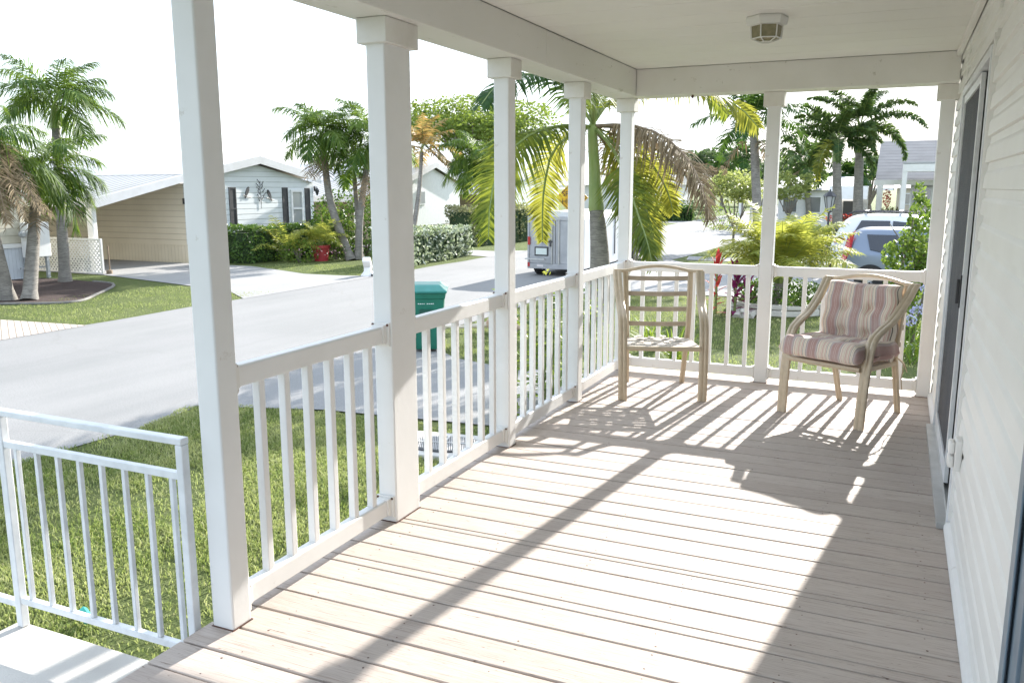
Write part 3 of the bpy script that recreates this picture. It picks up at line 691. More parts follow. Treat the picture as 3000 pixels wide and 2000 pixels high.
# ================================================================ GROUND, ROAD, DRIVES
def sheet(name, pts, dz, mt, kind='structure'):
    c = Vector((sum(p[0] for p in pts)/len(pts), sum(p[1] for p in pts)/len(pts), ZG+dz))
    mb = MB(); mb.add([(p[0]-c.x, p[1]-c.y, 0) for p in pts], [tuple(range(len(pts)))])
    o = mb.build(name, mt, fix=False, loc=c)
    if o.data.polygons[0].normal.z < 0: o.data.flip_normals()
    return tag(o, kind=kind)
sheet('ground', [(-900,-900), (900,-900), (900,1200), (-900,1200)], 0, GROUND)
lp = [(-12.1, -30), (-5.5, -30)] + [(-5.5+.05*math.sin(y*1.3)+.03*math.sin(y*3.1), y) for y in [i*.5 for i in range(-20, 60)]] + [(-5.3, 32), (-5.0, 42), (-5.4, 70), (-6.5, 130)]
lp += [(-14.0, 130), (-12.6, 60), (-12.2, 40)] + [(-12.1+.04*math.sin(y*1.7), y) for y in [30-i*.7 for i in range(60)]]
sheet('road', lp, .010, ROAD)
sheet('parking_pad', [(-5.6, 7.45), (-4.9, 7.66), (-4.05, 7.93), (-2.75, 8.05), (-1.2, 8.2), (-1.2, 11.0), (-2.85, 11.03), (-3.3, 11.04), (-4.1, 11.3), (-4.65, 11.8), (-5.6, 12.6)], .016, PAD)
sheet('neighbour_driveway', [(-5.6, 18.6), (-4.9, 19.8), (-3.9, 20.5), (0, 20.7), (9, 20.9), (9, 28.3), (-3.2, 28.3), (-4.6, 29.2), (-5.4, 30.3), (-5.6, 30.3)], .016, DRIVE)
sheet('carport_driveway', [(-12.0, 15.5), (-13.2, 16.4), (-15.3, 17.05), (-19.8, 18.15), (-36, 18.2), (-36, 22.25), (-17.6, 22.2), (-15.9, 21.5), (-14.4, 20.85), (-13.2, 20.85), (-12.0, 21.2)], .016, DRIVE)
sheet('far_driveway', [(-12.0, 28.9), (-13.2, 29.3), (-20, 30.0), (-36, 30.2), (-36, 33.5), (-20, 33.2), (-14.6, 31.8), (-13.2, 31.6), (-12.0, 32.4)], .016, DRIVE)
sheet('paver_driveway', [(-12.0, 11.2), (-14.2, 11.0), (-17, 10.4), (-20, 9.6), (-20, 5), (-12.0, 2.5)], .016, PAVER)
sheet('far_side_driveway', [(-12.0, 62), (-24, 63), (-24, 67), (-12.3, 68)], .016, DRIVE)
sheet('garden_path', [(-4.9, 30.5), (3.5, 30.8), (3.5, 31.9), (-5.2, 32.2)], .017, DRIVE)
mp = [G(*p) for p in ((-90,705), (0,700), (100,699), (180,694), (222,678), (262,655), (200,647), (120,641), (50,642), (-90,650))]
mp = [p for p in spline(mp+[mp[0]], 44)][:-1]
sheet('mulch_bed', [(p.x, p.y) for p in mp], .022, MULCH)
kb = MB(); kb.tube([(p.x, p.y, ZG+.02) for p in mp[2:26]], .038, 6)
tag(kb.build('bed_edging', mat('weathered_edging', (.22,.21,.19), (.15,.14,.13), .9, 9), smooth=True), 'low grey concrete edging curving round the dark mulch bed', 'edging')

# ================================================================ MANUFACTURED HOUSES ACROSS THE STREET
WINF = mat('white_window_frame', (.80,.80,.80), (.74,.74,.74), .45)
def mhome(xg, yp, zp, label, wallm, carm, slope=.19, hw=3.72, L=14., cw=3.75, post=True, name='mobile_home', gable_trim=None, foundation=SKIRT):
    """gable end towards the street (+x) at xg, ridge along x at y = yp, carport on the near (-y) side"""
    root = empty(name, (xg-.2, yp, ZG), label, 'house'); o = Vector((xg-.2, yp, ZG))
    def P(mb): mb.v = [(p[0]-o.x, p[1]-o.y, p[2]-o.z) for p in mb.v]; return mb
    ze = zp-.30-slope*(hw-.25); xw = xg-.2; y0, y1 = yp-hw+.05, yp+hw-.28
    P(MB().prism([(y0, ZG+.66), (y1, ZG+.66), (y1, ze+.0), (yp, zp-.30), (y0, zp-.30-slope*(yp-y0))], 0, xw-.06, xw)).build('gable_wall', wallm, root)
    P(MB().prism([(xw-L, ZG+.62), (xw-.062, ZG+.62), (xw-.062, zp-.32-slope*(yp-y0)), (xw-L, zp-.32-slope*(yp-y0))], 1, y0, y0+.1)).build('side_wall', carm, root)
    P(MB().box(xw-L, y0+.101, ZG+.3, xw-.062, y1-.002, ze-.1)).build('wall_core', carm, root)
    P(MB().box(xw-L, y0+.02, ZG, xw-.01, y1-.02, ZG+.64)).build('skirting', foundation, root)
    t = .09
    P(MB().prism([(yp-hw, zp-slope*hw-t), (yp-hw, zp-slope*hw), (yp, zp), (yp+hw, zp-slope*hw), (yp+hw, zp-slope*hw-t), (yp, zp-t)], 0, xg-L-.3, xg-.012)).build('roof', ROOFW, root)
    f = .27
    P(MB().prism([(yp-hw, zp-slope*hw-f), (yp-hw, zp-slope*hw+.02), (yp, zp+.02), (yp+hw, zp-slope*hw+.02), (yp+hw, zp-slope*hw-f), (yp, zp-f)], 0, xg-.011, xg+.03)).build('fascia', FASC, root)
    if cw:
        ya = yp-hw; yb = ya-cw; za = zp-slope*hw; zb = za-.21*cw
        P(MB().prism([(yb, zb-.06), (yb, zb), (ya-.002, za-.02), (ya-.002, za-.08)], 0, xg-L+.5, xg-.012)).build('carport_roof', ROOFR, root)
        P(MB().prism([(yb, zb-.26), (yb, zb+.03), (ya-.002, za+.02), (ya-.002, za-.22)], 0, xg-.011, xg+.06)).build('carport_fascia', FASC, root)
        P(MB().box(xg-L+.5, yb-.06, zb-.24, xg+.06, yb-.001, zb+.02)).build('carport_beam', FASC, root)
        for x in ((xg-.35,) if post else ()) + (xg-5., xg-9.5):
            pm = MB().box(x-.13, yb+.02, ZG, x+.13, yb+.18, zb-.24)
            P(pm).build('carport_post', WHITE2, root, bevel=.02)
    return root, P
h1, P1 = mhome(-20.3, 26.0, 2.67, 'pale mobile home with black shutters, white gable and cream carport side', LAP_WHITE, LAP_BEIGE, slope=.19)
XWL = -20.5+.003
def onwall(px, py): p = PL(px, py, 0, XWL); return p.y, p.z
def shutter(px0, py0, px1, py1, root, P):
    a = onwall(px0, py0); b = onwall(px1, py1); y0, y1, z1, z0 = a[0], b[0], a[1], b[1]; f = .055
    mb = MB().box(XWL, y0, z0, XWL+.03, y0+f, z1).box(XWL, y1-f, z0, XWL+.03, y1, z1)
    zs = [z0, z0+f, (z0+z1)/2-f/2, (z0+z1)/2+f/2, z1-f, z1]
    for k in (0, 2, 4): mb.box(XWL, y0+f+.0005, zs[k], XWL+.03, y1-f-.0005, zs[k+1])
    mb.box(XWL, y0+f+.0005, zs[1]+.0005, XWL+.016, y1-f-.0005, zs[2]-.0005).box(XWL, y0+f+.0005, zs[3]+.0005, XWL+.016, y1-f-.0005, zs[4]-.0005)
    P(mb).build('shutter', BLACK, root)
shutter(524, 430, 546, 528, h1, P1); shutter(647, 431, 664, 523, h1, P1); shutter(699, 432, 714, 519, h1, P1)
a, b_ = onwall(666, 436), onwall(697, 520)
y0, z1, y1, z0 = a[0], a[1], b_[0], b_[1]; f = .09; zm = (z0+z1)/2
wf = P1(MB().box(XWL, y0, z0, XWL+.06, y0+f, z1).box(XWL, y1-f, z0, XWL+.06, y1, z1).box(XWL, y0+f+.0005, z0, XWL+.06, y1-f-.0005, z0+f).box(XWL, y0+f+.0005, z1-f, XWL+.06, y1-f-.0005, z1).box(XWL, y0+f+.0005, zm-.035, XWL+.045, y1-f-.0005, zm+.035)).build('window', WINF, h1)
P1(MB().box(XWL, y0+f+.001, z0+f+.001, XWL+.012, y1-f-.001, zm-.036).box(XWL, y0+f+.001, zm+.036, XWL+.012, y1-f-.001, z1-f-.001)).build('pane', GLASSL, wf)
lnt = MB(); q = onwall(722, 438); lnt.box(XWL, q[0]-.05, q[1]-.02, XWL+.03, q[0]+.05, q[1]+.18).lathe([(.03, -.22), (.09, -.05), (.10, 0), (.03, .09), (.01, .12)], 6, (XWL+.14, q[0], q[1]+.02)).tube([(XWL+.03, q[0], q[1]+.1), (XWL+.14, q[0], q[1]+.17)], .012, 5)
P1(lnt).build('wall_lantern', BLACK, h1)
# shutters on the carport side of the house
for x0, x1 in ((-27.15, -26.75), (-25.55, -25.15)):
    P1(MB().box(x0, 22.28, .42, x1, 22.329, 1.25)).build('shutter', BLACK, h1)
P1(MB().box(-26.74, 22.29, .55, -25.56, 22.329, 1.25)).build('window', mat('beige_window_frame', (.55,.5,.4), None), h1)
P1(MB().box(-20.5, 22.20, .95, -20.38, 22.32, 1.15)).build('security_light', BLACK, h1)
rp = G(352, 505)
# birds and branch ornaments on the gable
def wallart(px, py, label, build):
    y, z = onwall(px, py); o = empty('wall_ornament', (XWL, y, z), label, 'wall ornament', 'black metal ornaments on the gable')
    mb = MB(); build(mb); mb.build('silhouette', BLACK, o)
def bird(sgn):
    def f(mb):
        prof = [(.00,.42), (.05,.45), (.10,.40), (.17,.36), (.11,.33), (.16,.2), (.14,.0), (.06,-.14), (.02,-.32), (-.03,-.42), (-.10,-.40), (-.08,-.2), (-.11,.0), (-.10,.2), (-.05,.34)]
        pr = [(sgn*(a*.62+c*.16), c*.50) for a, c in prof]
        if sgn < 0: pr = pr[::-1]
        mb.prism(pr, 0, .004, .03)
        mb.tube([(.02, -.20, -.08), (.02, .0, -.13), (.02, .22, -.19)], .012, 5)
    return f
wallart(566, 443, 'black metal bird facing right on the gable wall', bird(1))
wallart(619, 449, 'black metal bird facing left on the gable wall', bird(-1))
def branch(mb):
    mb.tube([(.02, 0, -.55), (.02, .02, -.2), (.02, -.03, .2), (.02, .0, .5)], .008, 5)
    for i in range(11):
        z = -.3+.07*i; s = 1 if i % 2 else -1; l = U(.12, .30)*(1-.4*abs(z))
        mb.tube([(.02, 0, z), (.02, s*l*.6, z+.05), (.02, s*l, z+.12)], .005, 4)
        for k in range(3):
            c = (.02, s*l*(.5+.25*k)+U(-.03,.03), z+.04+.05*k); mb.lathe([(.001,-.03), (.018, 0), (.001, .03)], 5, c)
wallart(598, 446, 'spidery black metal branch with leaves between the two birds', branch)
# lattice panel closing the carport side
la = empty('lattice_panel', (-22.4, 18.36, ZG), 'white diamond lattice panel between the carport posts', 'lattice')
mb = MB(); WL, HL = 4.7, 1.02
for k in range(-8, 42):
    x0 = -WL/2+k*.14
    for sg in (1, -1):
        a = Vector((x0, 0, 0)); bb = Vector((x0+sg*HL, 0, HL))
        # clip to the panel
        t0, t1 = 0., 1.
        dx_ = bb.x-a.x
        lo, hi = sorted(((-WL/2-a.x)/dx_, (WL/2-a.x)/dx_)); t0 = max(t0, lo); t1 = min(t1, hi)
        if t1-t0 < .05: continue
        p, q = a.lerp(bb, t0), a.lerp(bb, t1); d = (q-p).normalized(); n = Vector((-d.z, 0, d.x))*.024; yy = .006*sg
        mb.add([p-n+Vector((0,yy-.004,.02)), q-n+Vector((0,yy-.004,.02)), q+n+Vector((0,yy-.004,.02)), p+n+Vector((0,yy-.004,.02))], [(0,1,2,3)])
lt_ = mb.build('slats', WHITE2, la, fix=False); sm = lt_.modifiers.new('Solidify', 'SOLIDIFY'); sm.thickness = .008
MB().box(-WL/2, -.03, HL, WL/2, .03, HL+.06).box(-WL/2, -.03, .0, WL/2, .03, .05).box(-WL/2-.06, -.03, 0, -WL/2-.001, .03, HL+.06).box(WL/2+.001, -.03, 0, WL/2+.06, .03, HL+.06).build('frame', WHITE2, la)
pp = G(252, 630)
rc = MB().tube([(0,0,0), (0,.02,.12), (.02,0,.5), (.0,.02,.86)], .022, 5).lathe([(.09,0), (.09,.12), (.03,.14)], 8)
tag(rc.build('rain_chain', DEADST, loc=(pp.x, pp.y, ZG)), 'thin dark rain chain ending in a small cup by the carport post', 'rain chain')
# second and third house further along
p2 = PL(1001, 373, 0, -20.3); e2 = PL(1068, 416, 0, -20.3)
h2, P2 = mhome(-20.3, p2.y, p2.z, 'white mobile home with plain white gable behind the olive hedge', mat('white_lap_wall', (.78,.78,.77), (.72,.72,.72), .5), LAP_TAN, slope=(p2.z-e2.z)/(e2.y-p2.y), hw=min(4.4, e2.y-p2.y), cw=3.6)
w2 = [PL(958, 437, 0, -20.497), PL(976, 470, 0, -20.497)]
wf = P2(MB().box(-20.497, w2[0].y, w2[1].z, -20.44, w2[1].y, w2[0].z)).build('window', WINF, h2)
P2(MB().box(-20.4395, w2[0].y+.08, w2[1].z+.08, -20.43, w2[1].y-.08, w2[0].z-.08)).build('pane', GLASSL, wf)
print('H2', p2, e2)
h3, P3 = mhome(-20.6, p2.y+15.3, p2.z, 'tan mobile home with white carport, partly hidden by the near palm', LAP_WHITE, LAP_TAN, slope=.17, hw=4.0, cw=3.8)
# ---- left neighbour with corrugated storm panel
yr = 16.6
h0 = empty('mobile_home', (-21.2, yr, ZG), 'cream house at the left edge with corrugated white skirting and storm panel', 'house')
o0 = Vector((-21.2, yr, ZG))
def P0(mb): mb.v = [(p[0]-o0.x, p[1]-o0.y, p[2]-o0.z) for p in mb.v]; return mb
q1 = PL(50, 568, 0, -21.0); q2 = PL(40, 523, 0, -21.0)
print('H0', q1, q2)
P0(MB().box(-34, 6, ZG+.3, -21.02, yr, 2.6)).build('wall', mat('cream_board_wall', (.62,.58,.47), (.56,.52,.42), .6), h0)
P0(MB().box(-21.019, 6, ZG, -20.97, yr+.01, q1.z)).build('skirting', CORR, h0)
P0(MB().box(-21.019, 6, q1.z+.002, -20.93, yr+.02, q1.z+.12)).build('skirting_cap', WHITE2, h0)
P0(MB().box(-21.019, 6, q2.z, -20.90, yr-1.2, 2.4)).build('storm_panel', CORR, h0)
P0(MB().box(-21.019, yr-.1, q1.z+.13, -20.95, yr+.02, 2.6)).build('corner_trim', mat('cream_trim', (.66,.62,.5), None), h0)
for k in range(6): P0(MB().box(-21.019, 6, q1.z+.14+.21*k, -20.985-.0, yr-.101, q1.z+.14+.21*k+.195)).build('siding_board', mat('cream_board_wall', (.62,.58,.47), (.56,.52,.42), .6) if k == 0 else bpy.data.materials['cream_board_wall'], h0)
P0(MB().prism([(5.5, 2.5), (yr+.4, 2.5), (11, 3.7)], 0, -34, -20.6)).build('roof', ROOFW, h0)
mtc = PL(88, 585, 0, -20.7)
mt_ = empty('electric_meter_box', (-20.75, mtc.y, ZG), 'white electric meter cabinet standing at the corner of the left house', 'meter box')
MB().box(-.2, -.32, .62, .12, .38, 1.62).build('cabinet', WHITE2, mt_, bevel=.02)
MB().lathe([(.10, 0), (.10, .07), (.06, .10), (.001, .10)], 12, (0,0,0)).build('meter', GLASSL, mt_, loc=(.02, -.44, 1.3)).rotation_euler = (0, R(90), 0)
MB().box(-.16, -.30, 0, -.08, -.22, .62).box(.02, .22, 0, .10, .30, .62).box(-.1, -.5, .3, -.06, .42, .34).build('leg', GREYM, mt_)
g_ = G(22, 640)
gm = empty('utility_box', (g_.x, g_.y, ZG), 'small grey utility box on a short post in front of corrugated skirting', 'utility box')
MB().box(-.15, -.24, .62, .15, .24, 1.02).build('box', GREYM, gm, bevel=.03); MB().box(-.05, -.07, 0, .05, .07, .62).build('post', GREYM, gm)

# ================================================================ SOUTH SIDE: HOUSE WITH PORCH BEYOND THE CARS
hr = empty('house', (3, 40, ZG), 'white house with grey shingle roof, columned porch and awning windows behind the cars', 'house'); orr = Vector((3, 40, ZG))
def PR(mb): mb.v = [(p[0]-orr.x, p[1]-orr.y, p[2]-orr.z) for p in mb.v]; return mb
PR(MB().box(2.4, 40.6, ZG, 14, 48, 1.75)).build('wall', mat('pale_house_wall', (.66,.67,.67), (.6,.61,.61), .6), hr)
PR(MB().prism([(40.0, 1.78), (48.6, 1.78), (44.3, 3.62)], 0, .95, 14.5)).build('roof', SHING, hr)
PR(MB().box(.9, 39.9, 1.58, 14.5, 40.02, 1.80)).build('fascia', WHITE2, hr)
for x in (1.15, 2.05): PR(MB().box(x-.12, 39.9, ZG, x+.12, 40.14, 1.58)).build('column', WHITE2, hr, bevel=.02)
for x in (3.0,): PR(MB().box(1.98, 37.4, 2.10, 14, 37.6, 2.42)).build('carport_beam', WHITE2, hr)
PR(MB().prism([(37.4, 2.40), (40.0, 2.12), (40.0, 2.2), (37.4, 2.48)], 0, 1.98, 14)).build('carport_roof', ROOFW, hr)
PR(MB().box(1.98, 37.42, ZG, 2.16, 37.6, 2.10)).build('carport_post', WHITE2, hr)
wn = PR(MB().box(2.35, 40.45, .0, 4.0, 40.598, 1.5)).build('window', WINF, hr)
PR(MB().box(2.45, 40.43, .75, 3.12, 40.449, 1.42).box(3.22, 40.43, .75, 3.92, 40.449, 1.42)).build('pane', glass_mat('blue_pane', (.10,.15,.24)), wn)
PR(MB().box(2.45, 40.43, .08, 3.12, 40.449, .74).box(3.22, 40.43, .08, 3.92, 40.449, .74)).build('blind', mat('cream_blind', (.6,.56,.48), None), wn)
PR(MB().box(1.05, 40.2, .25, 2.3, 40.26, .31).box(1.05, 40.2, -.45, 2.3, 40.26, -.39)).build('porch_rail', WHITE2, hr)
for k in range(7): PR(MB().box(1.12+.17*k, 40.2, -.388, 1.18+.17*k, 40.25, .248)).build('baluster', WHITE2, hr)
PR(MB().prism([(38.9, 1.0), (39.6, 1.55), (40.3, 1.55), (40.3, 1.0)], 0, -.85, .7)).build('porch_canopy', WHITE2, hr)
PR(MB().box(-.7, 40.3, ZG, -.5, 40.45, 1.0).box(-.45, 40.5, ZG, .7, 40.6, 1.0)).build('entry_wall', WHITE2, hr)
PR(MB().box(-.3, 40.44, ZG, .5, 40.499, .9)).build('doorway', glass_mat('dark_doorway', (.03,.035,.04), .3), hr)
fb = empty('flower_planter', (-.0, 39.2, ZG), 'dark clipped planting topped with red flowers by the porch steps', 'planting')
mb = MB(); leafclump(mb, (.0, 0, .62), (.95, .35, .62), 1500, .12); mb.build('leaves', L_BUSH, fb, fix=False)
mb = MB(); leafclump(mb, (.0, -.05, 1.26), (.95, .35, .22), 360, .11); mb.build('flowers', L_RED, fb, fix=False)
fb = empty('hanging_flower_box', (1.6, 40.05, .3), 'flower box with orange blooms on the white porch rail', 'flower box')
mb = MB(); leafclump(mb, (0, 0, .12), (.55, .2, .2), 350, .10); mb.build('leaves', L_BUSH, fb, fix=False)
mb = MB(); leafclump(mb, (0, -.05, .28), (.55, .2, .10), 120, .08); mb.build('flowers', L_ORANGE, fb, fix=False)
mb = MB(); leafclump(mb, (0, 0, 0), (.17, .12, .42), 160, .10)
tag(mb.build('wreath', L_RED, loc=(1.45, 40.4, 1.05), fix=False), 'bright red hanging decoration between the porch columns', 'decoration')
# far low houses along the street
def farhouse(x0, x1, y, h, label, wallm, flat=True, d=9, zr=.9):
    r_ = empty('house', ((x0+x1)/2, y, ZG), label, 'house'); cx = (x0+x1)/2; w = (x1-x0)/2
    MB().box(-w, 0, 0, w, d, h).build('wall', wallm, r_)
    MB().prism([(-.4, h), (d+.4, h), (d/2, h+zr)], 0, -w-.3, w+.3).build('roof', ROOFW, r_)
    for k in range(3):
        x = -w+w*2*(k+.5)/3
        wn = MB().box(x-.5, -.05, .9, x+.5, -.001, 2.0).build('window', WINF, r_); MB().box(x-.43, -.07, .97, x+.43, -.0505, 1.93).build('pane', GLASS, wn)
    MB().box(-w-2.6, -.3, h-.25, -w-.31, d*.8, h).build('carport_roof', WHITE2, r_)
    for yy in (-.25, d*.5): MB().box(-w-2.55, yy, 0, -w-2.4, yy+.15, h-.251).build('carport_post', WHITE2, r_)
    return r_
farhouse(-24, -16.2, 72, 2.8, 'distant white house behind the far clipped hedge, left of the road', mat('white_far_wall', (.7,.7,.7), (.64,.64,.64), .6))
farhouse(-7, -1.6, 86, 2.7, 'distant low white house framed by the pale small trees', bpy.data.materials['white_far_wall'])
farhouse(1.6, 6.5, 92, 2.5, 'distant low house with flat carport roof at the end of the road', LAP_TAN)
farhouse(-5.5, -1., 60, 2.4, 'white house behind the pale leafy tree', bpy.data.materials['white_far_wall'])

# ================================================================ VEHICLES
PAINT_B = mat('blue_grey_car_paint', (.20,.24,.31), (.19,.23,.30), .28, 2, 1, 0, 0, metal=.45)
PAINT_W = mat('pearl_white_car_paint', (.72,.74,.77), (.69,.71,.74), .25, 2)
PAINT_K = mat('black_car_paint', (.012,.013,.015), None, .2)
TYRE = mat('tyre_rubber', (.02,.02,.021), (.03,.03,.03), .85, 20)
RIM = mat('alloy_rim', (.55,.56,.58), (.45,.46,.48), .3, 10, metal=.7)
LAMP = glass_mat('red_lamp_lens', (.42,.015,.02), .12); LAMPW = glass_mat('clear_lamp_lens', (.55,.45,.45), .1)
CHROME = mat('chrome', (.7,.7,.7), None, .12, metal=1.)
def wheel(parent, x, y, z, r, w, side):
    """side = -1 or +1: which way the outer face looks along y"""
    e = MB(); n = 28
    prof = [(r*.62, -w/2), (r*.9, -w/2), (r, -w*.32), (r, w*.32), (r*.9, w/2), (r*.62, w/2)]
    vs = []
    for rr, yy in prof:
        for k in range(n): th = 2*math.pi*k/n; vs.append((rr*math.cos(th), yy, rr*math.sin(th)))
    e.add(vs, [(i*n+k, i*n+(k+1) % n, (i+1)*n+(k+1) % n, (i+1)*n+k) for i in range(5) for k in range(n)])
    t = e.build('wheel', TYRE, parent, smooth=True, loc=(x, y, z))
    rm = MB(); yo = side*w*.38; 
    for k in range(5):
        th = 2*math.pi*k/5+.3
        for off in (-.16, .16):
            a = Vector((.0, yo, 0)); b = Vector((r*.62*math.cos(th+off), yo*.9, r*.62*math.sin(th+off)))
            rm.tube([a, b], [r*.10, r*.055], 5)
    vs = []
    for rr, yy in ((r*.63, yo*1.1), (r*.56, yo*1.1), (r*.56, -yo*.4)):
        for k in range(n): th = 2*math.pi*k/n; vs.append((rr*math.cos(th), yy, rr*math.sin(th)))
    rm.add(vs, [(i*n+k, i*n+(k+1) % n, (i+1)*n+(k+1) % n, (i+1)*n+k) for i in range(2) for k in range(n)])
    rm.build('rim', RIM, t, smooth=True)
    return t
def car(label, loc, rz, paint, ST, wheels, belt, name='parked_car', wr=.32, windows=(), lamps=(), rails=False, plate=False, doors=(), spare_mirror=False):
    """ST: stations (x, z_low, z_belt, z_top, half_width, half_top) from tail (x=0) to nose, car points to +x; loc = tail, centre line, ground"""
    root = empty(name, loc, label, 'car', None, rz)
    N = 9; vs = []; fs = []
    def sec(s):
        x, zl, zb, zt, hw, ht = s
        R_ = [(0, zl), (hw*.9, zl), (hw*.99, zl+.16), (hw, (zl+zb)/2), (hw*.985, zb), (hw*.94, zb+.04), (ht, zt-.09), (ht*.84, zt-.015), (0, zt+.012)]
        return R_ , x
    for s in ST:
        R_, x = sec(s); pts = [(x, -y, z) for y, z in R_] + [(x, y, z) for y, z in R_[-2:0:-1]]; vs += pts
    M = 2*N-2
    for i in range(len(ST)-1):
        for k in range(M): fs.append((i*M+k, i*M+(k+1) % M, (i+1)*M+(k+1) % M, (i+1)*M+k))
    fs += [tuple(range(M)), tuple((len(ST)-1)*M+k for k in range(M-1, -1, -1))]
    mb = MB(); mb.add(vs, fs); body = mb.build('body', paint, root, smooth='all', subsurf=2)
    def sidept(x, t, out=.012):
        """point on the right (-y) flank: t=0 at the belt line, 1 at the roof rail, negative below"""
        for i in range(len(ST)-1):
            if ST[i][0] <= x <= ST[i+1][0]: break
        a, b = ST[i], ST[i+1]; u = (x-a[0])/max(1e-6, b[0]-a[0]); s = [p+(q-p)*u for p, q in zip(a, b)]
        _, zl, zb, zt, hw, ht = s
        if t >= 0: return Vector((x, -(hw*.955+(ht-hw*.955)*t)-out, zb+.03+(zt-.10-zb-.03)*t))
        return Vector((x, -(hw*.99)-out, zb+.03+t*(zb-zl)))
    for k, wpoly in enumerate(windows):
        for sgn in (1, -1):
            P = [sidept(x, t) for x, t in wpoly]; P = [Vector((p.x, p.y*sgn, p.z)) for p in P]
            w_ = MB(); w_.quad(*(P if sgn > 0 else P[::-1])); g = w_.build('window', CARGLASS, root); sm = g.modifiers.new('Solidify', 'SOLIDIFY'); sm.thickness = .03; sm.offset = 0
    for lpoly in lamps:
        for sgn in (1, -1):
            P = [Vector((x, -y*sgn, z)) for x, y, z in lpoly]
            w_ = MB(); w_.quad(*(P if sgn > 0 else P[::-1])); g = w_.build('taillight', LAMP, root); sm = g.modifiers.new('Solidify', 'SOLIDIFY'); sm.thickness = .05; sm.offset = 0
    # rear glass, nose glass
    s0, s1 = ST[1], ST[2]
    rg = MB(); zt = s1[3]; zb = s0[2]
    hx_ = s0[5]*.85
    rg.quad((s0[0]-.035, -hx_*1.1, zb+.02), (s0[0]-.035, hx_*1.1, zb+.02), (s1[0]-.10, hx_, zt-.12), (s1[0]-.10, -hx_, zt-.12))
    g = rg.build('rear_window', CARGLASS, root); sm = g.modifiers.new('Solidify', 'SOLIDIFY'); sm.thickness = .03; sm.offset = 0
    hw = max(s[4] for s in ST)
    for x in wheels:
        for sgn in (-1, 1):
            wheel(root, x, sgn*(hw-.10), wr, wr, .22, sgn)
            ar = MB(); n = 20; P = []
            for k in range(n+1):
                th = math.pi*(k/n); P.append((x+math.cos(th)*(wr+.055), sgn*(hw+.004), wr+.02+math.sin(th)*(wr+.055)))
            Pi = [(p[0]*1.0+(x-p[0])*.14, p[1], p[2]+(wr-p[2])*.14) for p in P]
            for i in range(n): ar.add([P[i], P[i+1], Pi[i+1], Pi[i]], [(0,1,2,3)])
            ar.tube([(x, sgn*(hw-.28), wr), (x, sgn*(hw+.002), wr)], wr+.045, 20)
            ar.build('wheel_arch', TYRE, root)
    for (x, t0, t1) in doors:
        for sgn in (1, -1):
            P = [sidept(x+.03*math.sin(3*q), t0+(t1-t0)*q, .004) for q in [i/8 for i in range(9)]]
            MB().tube([Vector((p.x, p.y*sgn, p.z)) for p in P], .008, 5).build('door_seam', TYRE, root)
            h = sidept(x+.22, -.13, .018); MB().tube([(h.x-.10, h.y*sgn, h.z), (h.x+.10, h.y*sgn, h.z)], [.02, .026], 6).build('handle', paint, root)
    if rails:
        zt = ST[4][3]; ht = ST[4][5]
        for sgn in (1, -1):
            MB().tube([(ST[2][0]+.1, sgn*ht*.9, zt-.02), (ST[2][0]+.3, sgn*ht*.9, zt+.05), (ST[-4][0]-.3, sgn*ht*.9, zt+.05), (ST[-4][0], sgn*ht*.9, zt-.04)], .022, 6).build('roof_rail', BLACK, root, smooth=True)
        for x in (ST[2][0]+.6, ST[2][0]+1.5): MB().box(x-.04, -ht*.9, zt+.06, x+.04, ht*.9, zt+.085).build('cross_bar', BLACK, root)
    bp = MB().box(-.02, -hw*.80, .30, .06, hw*.80, .52); bp.build('bumper_trim', TYRE, root, bevel=.03)
    return root
soul = [(0, .38, .62, .80, .80, .70), (.03, .34, .95, 1.12, .86, .72), (.20, .33, 1.0, 1.56, .895, .66), (.55, .32, .99, 1.59, .90, .68), (1.1, .30, .97, 1.60, .90, .68), (1.9, .28, .94, 1.585, .90, .67), (2.55, .28, .93, 1.52, .90, .63), (3.15, .28, .93, 1.06, .89, .66), (3.8, .30, .84, .93, .87, .62), (4.1, .36, .66, .74, .80, .55)]
c = Vector((.80, 22.6+.90, ZG+.012))
car('blue grey hatchback parked nearest the porch, tall red taillight at its rear corner', c, R(-1.5), PAINT_B, soul, (.66, 3.2), .95,
    windows=([(.62, .12), (.86, .02), (1.22, .0), (1.22, .86), (.52, .88)], [(1.30, .0), (2.15, .0), (2.10, .86), (1.30, .86)], [(2.22, .0), (2.85, .02), (2.45, .80), (2.22, .86)]),
    lamps=([(.06, .885, .78), (-.02, .80, .80), (.02, .78, 1.05), (.13, .735, 1.44), (.22, .76, 1.44), (.17, .87, 1.05)],), doors=((.98, -.8, 0.0), (2.2, -.8, .9)))
suv = [(0, .42, .66, .85, .80, .70), (.03, .40, 1.00, 1.10, .86, .74), (.30, .40, 1.12, 1.70, .905, .68), (.70, .38, 1.12, 1.82, .91, .70), (1.4, .36, 1.10, 1.84, .91, .70), (2.2, .34, 1.07, 1.82, .91, .69), (2.9, .34, 1.04, 1.64, .91, .65), (3.5, .34, .98, 1.12, .90, .66), (4.2, .36, .88, .97, .88, .62), (4.55, .42, .70, .80, .80, .55)]
car('white crossover with dark roof rails parked behind the blue hatchback', Vector((.24, 26.9, ZG+.012)), R(-1), PAINT_W, suv, (.85, 3.5), 1.0, wr=.34, rails=True,
    windows=([(.55, .06), (.80, .0), (1.55, .0), (1.55, .86), (.80, .88)], [(1.62, .0), (2.5, .0), (2.45, .84), (1.62, .86)]),
    lamps=([(.30, .915, 1.06), (.12, .885, 1.02), (.10, .85, 1.14), (.22, .87, 1.20), (.42, .905, 1.13)],), doors=((1.3, -.8, 0.0),))
soul_s = [tuple(q*.9 for q in s) for s in soul]
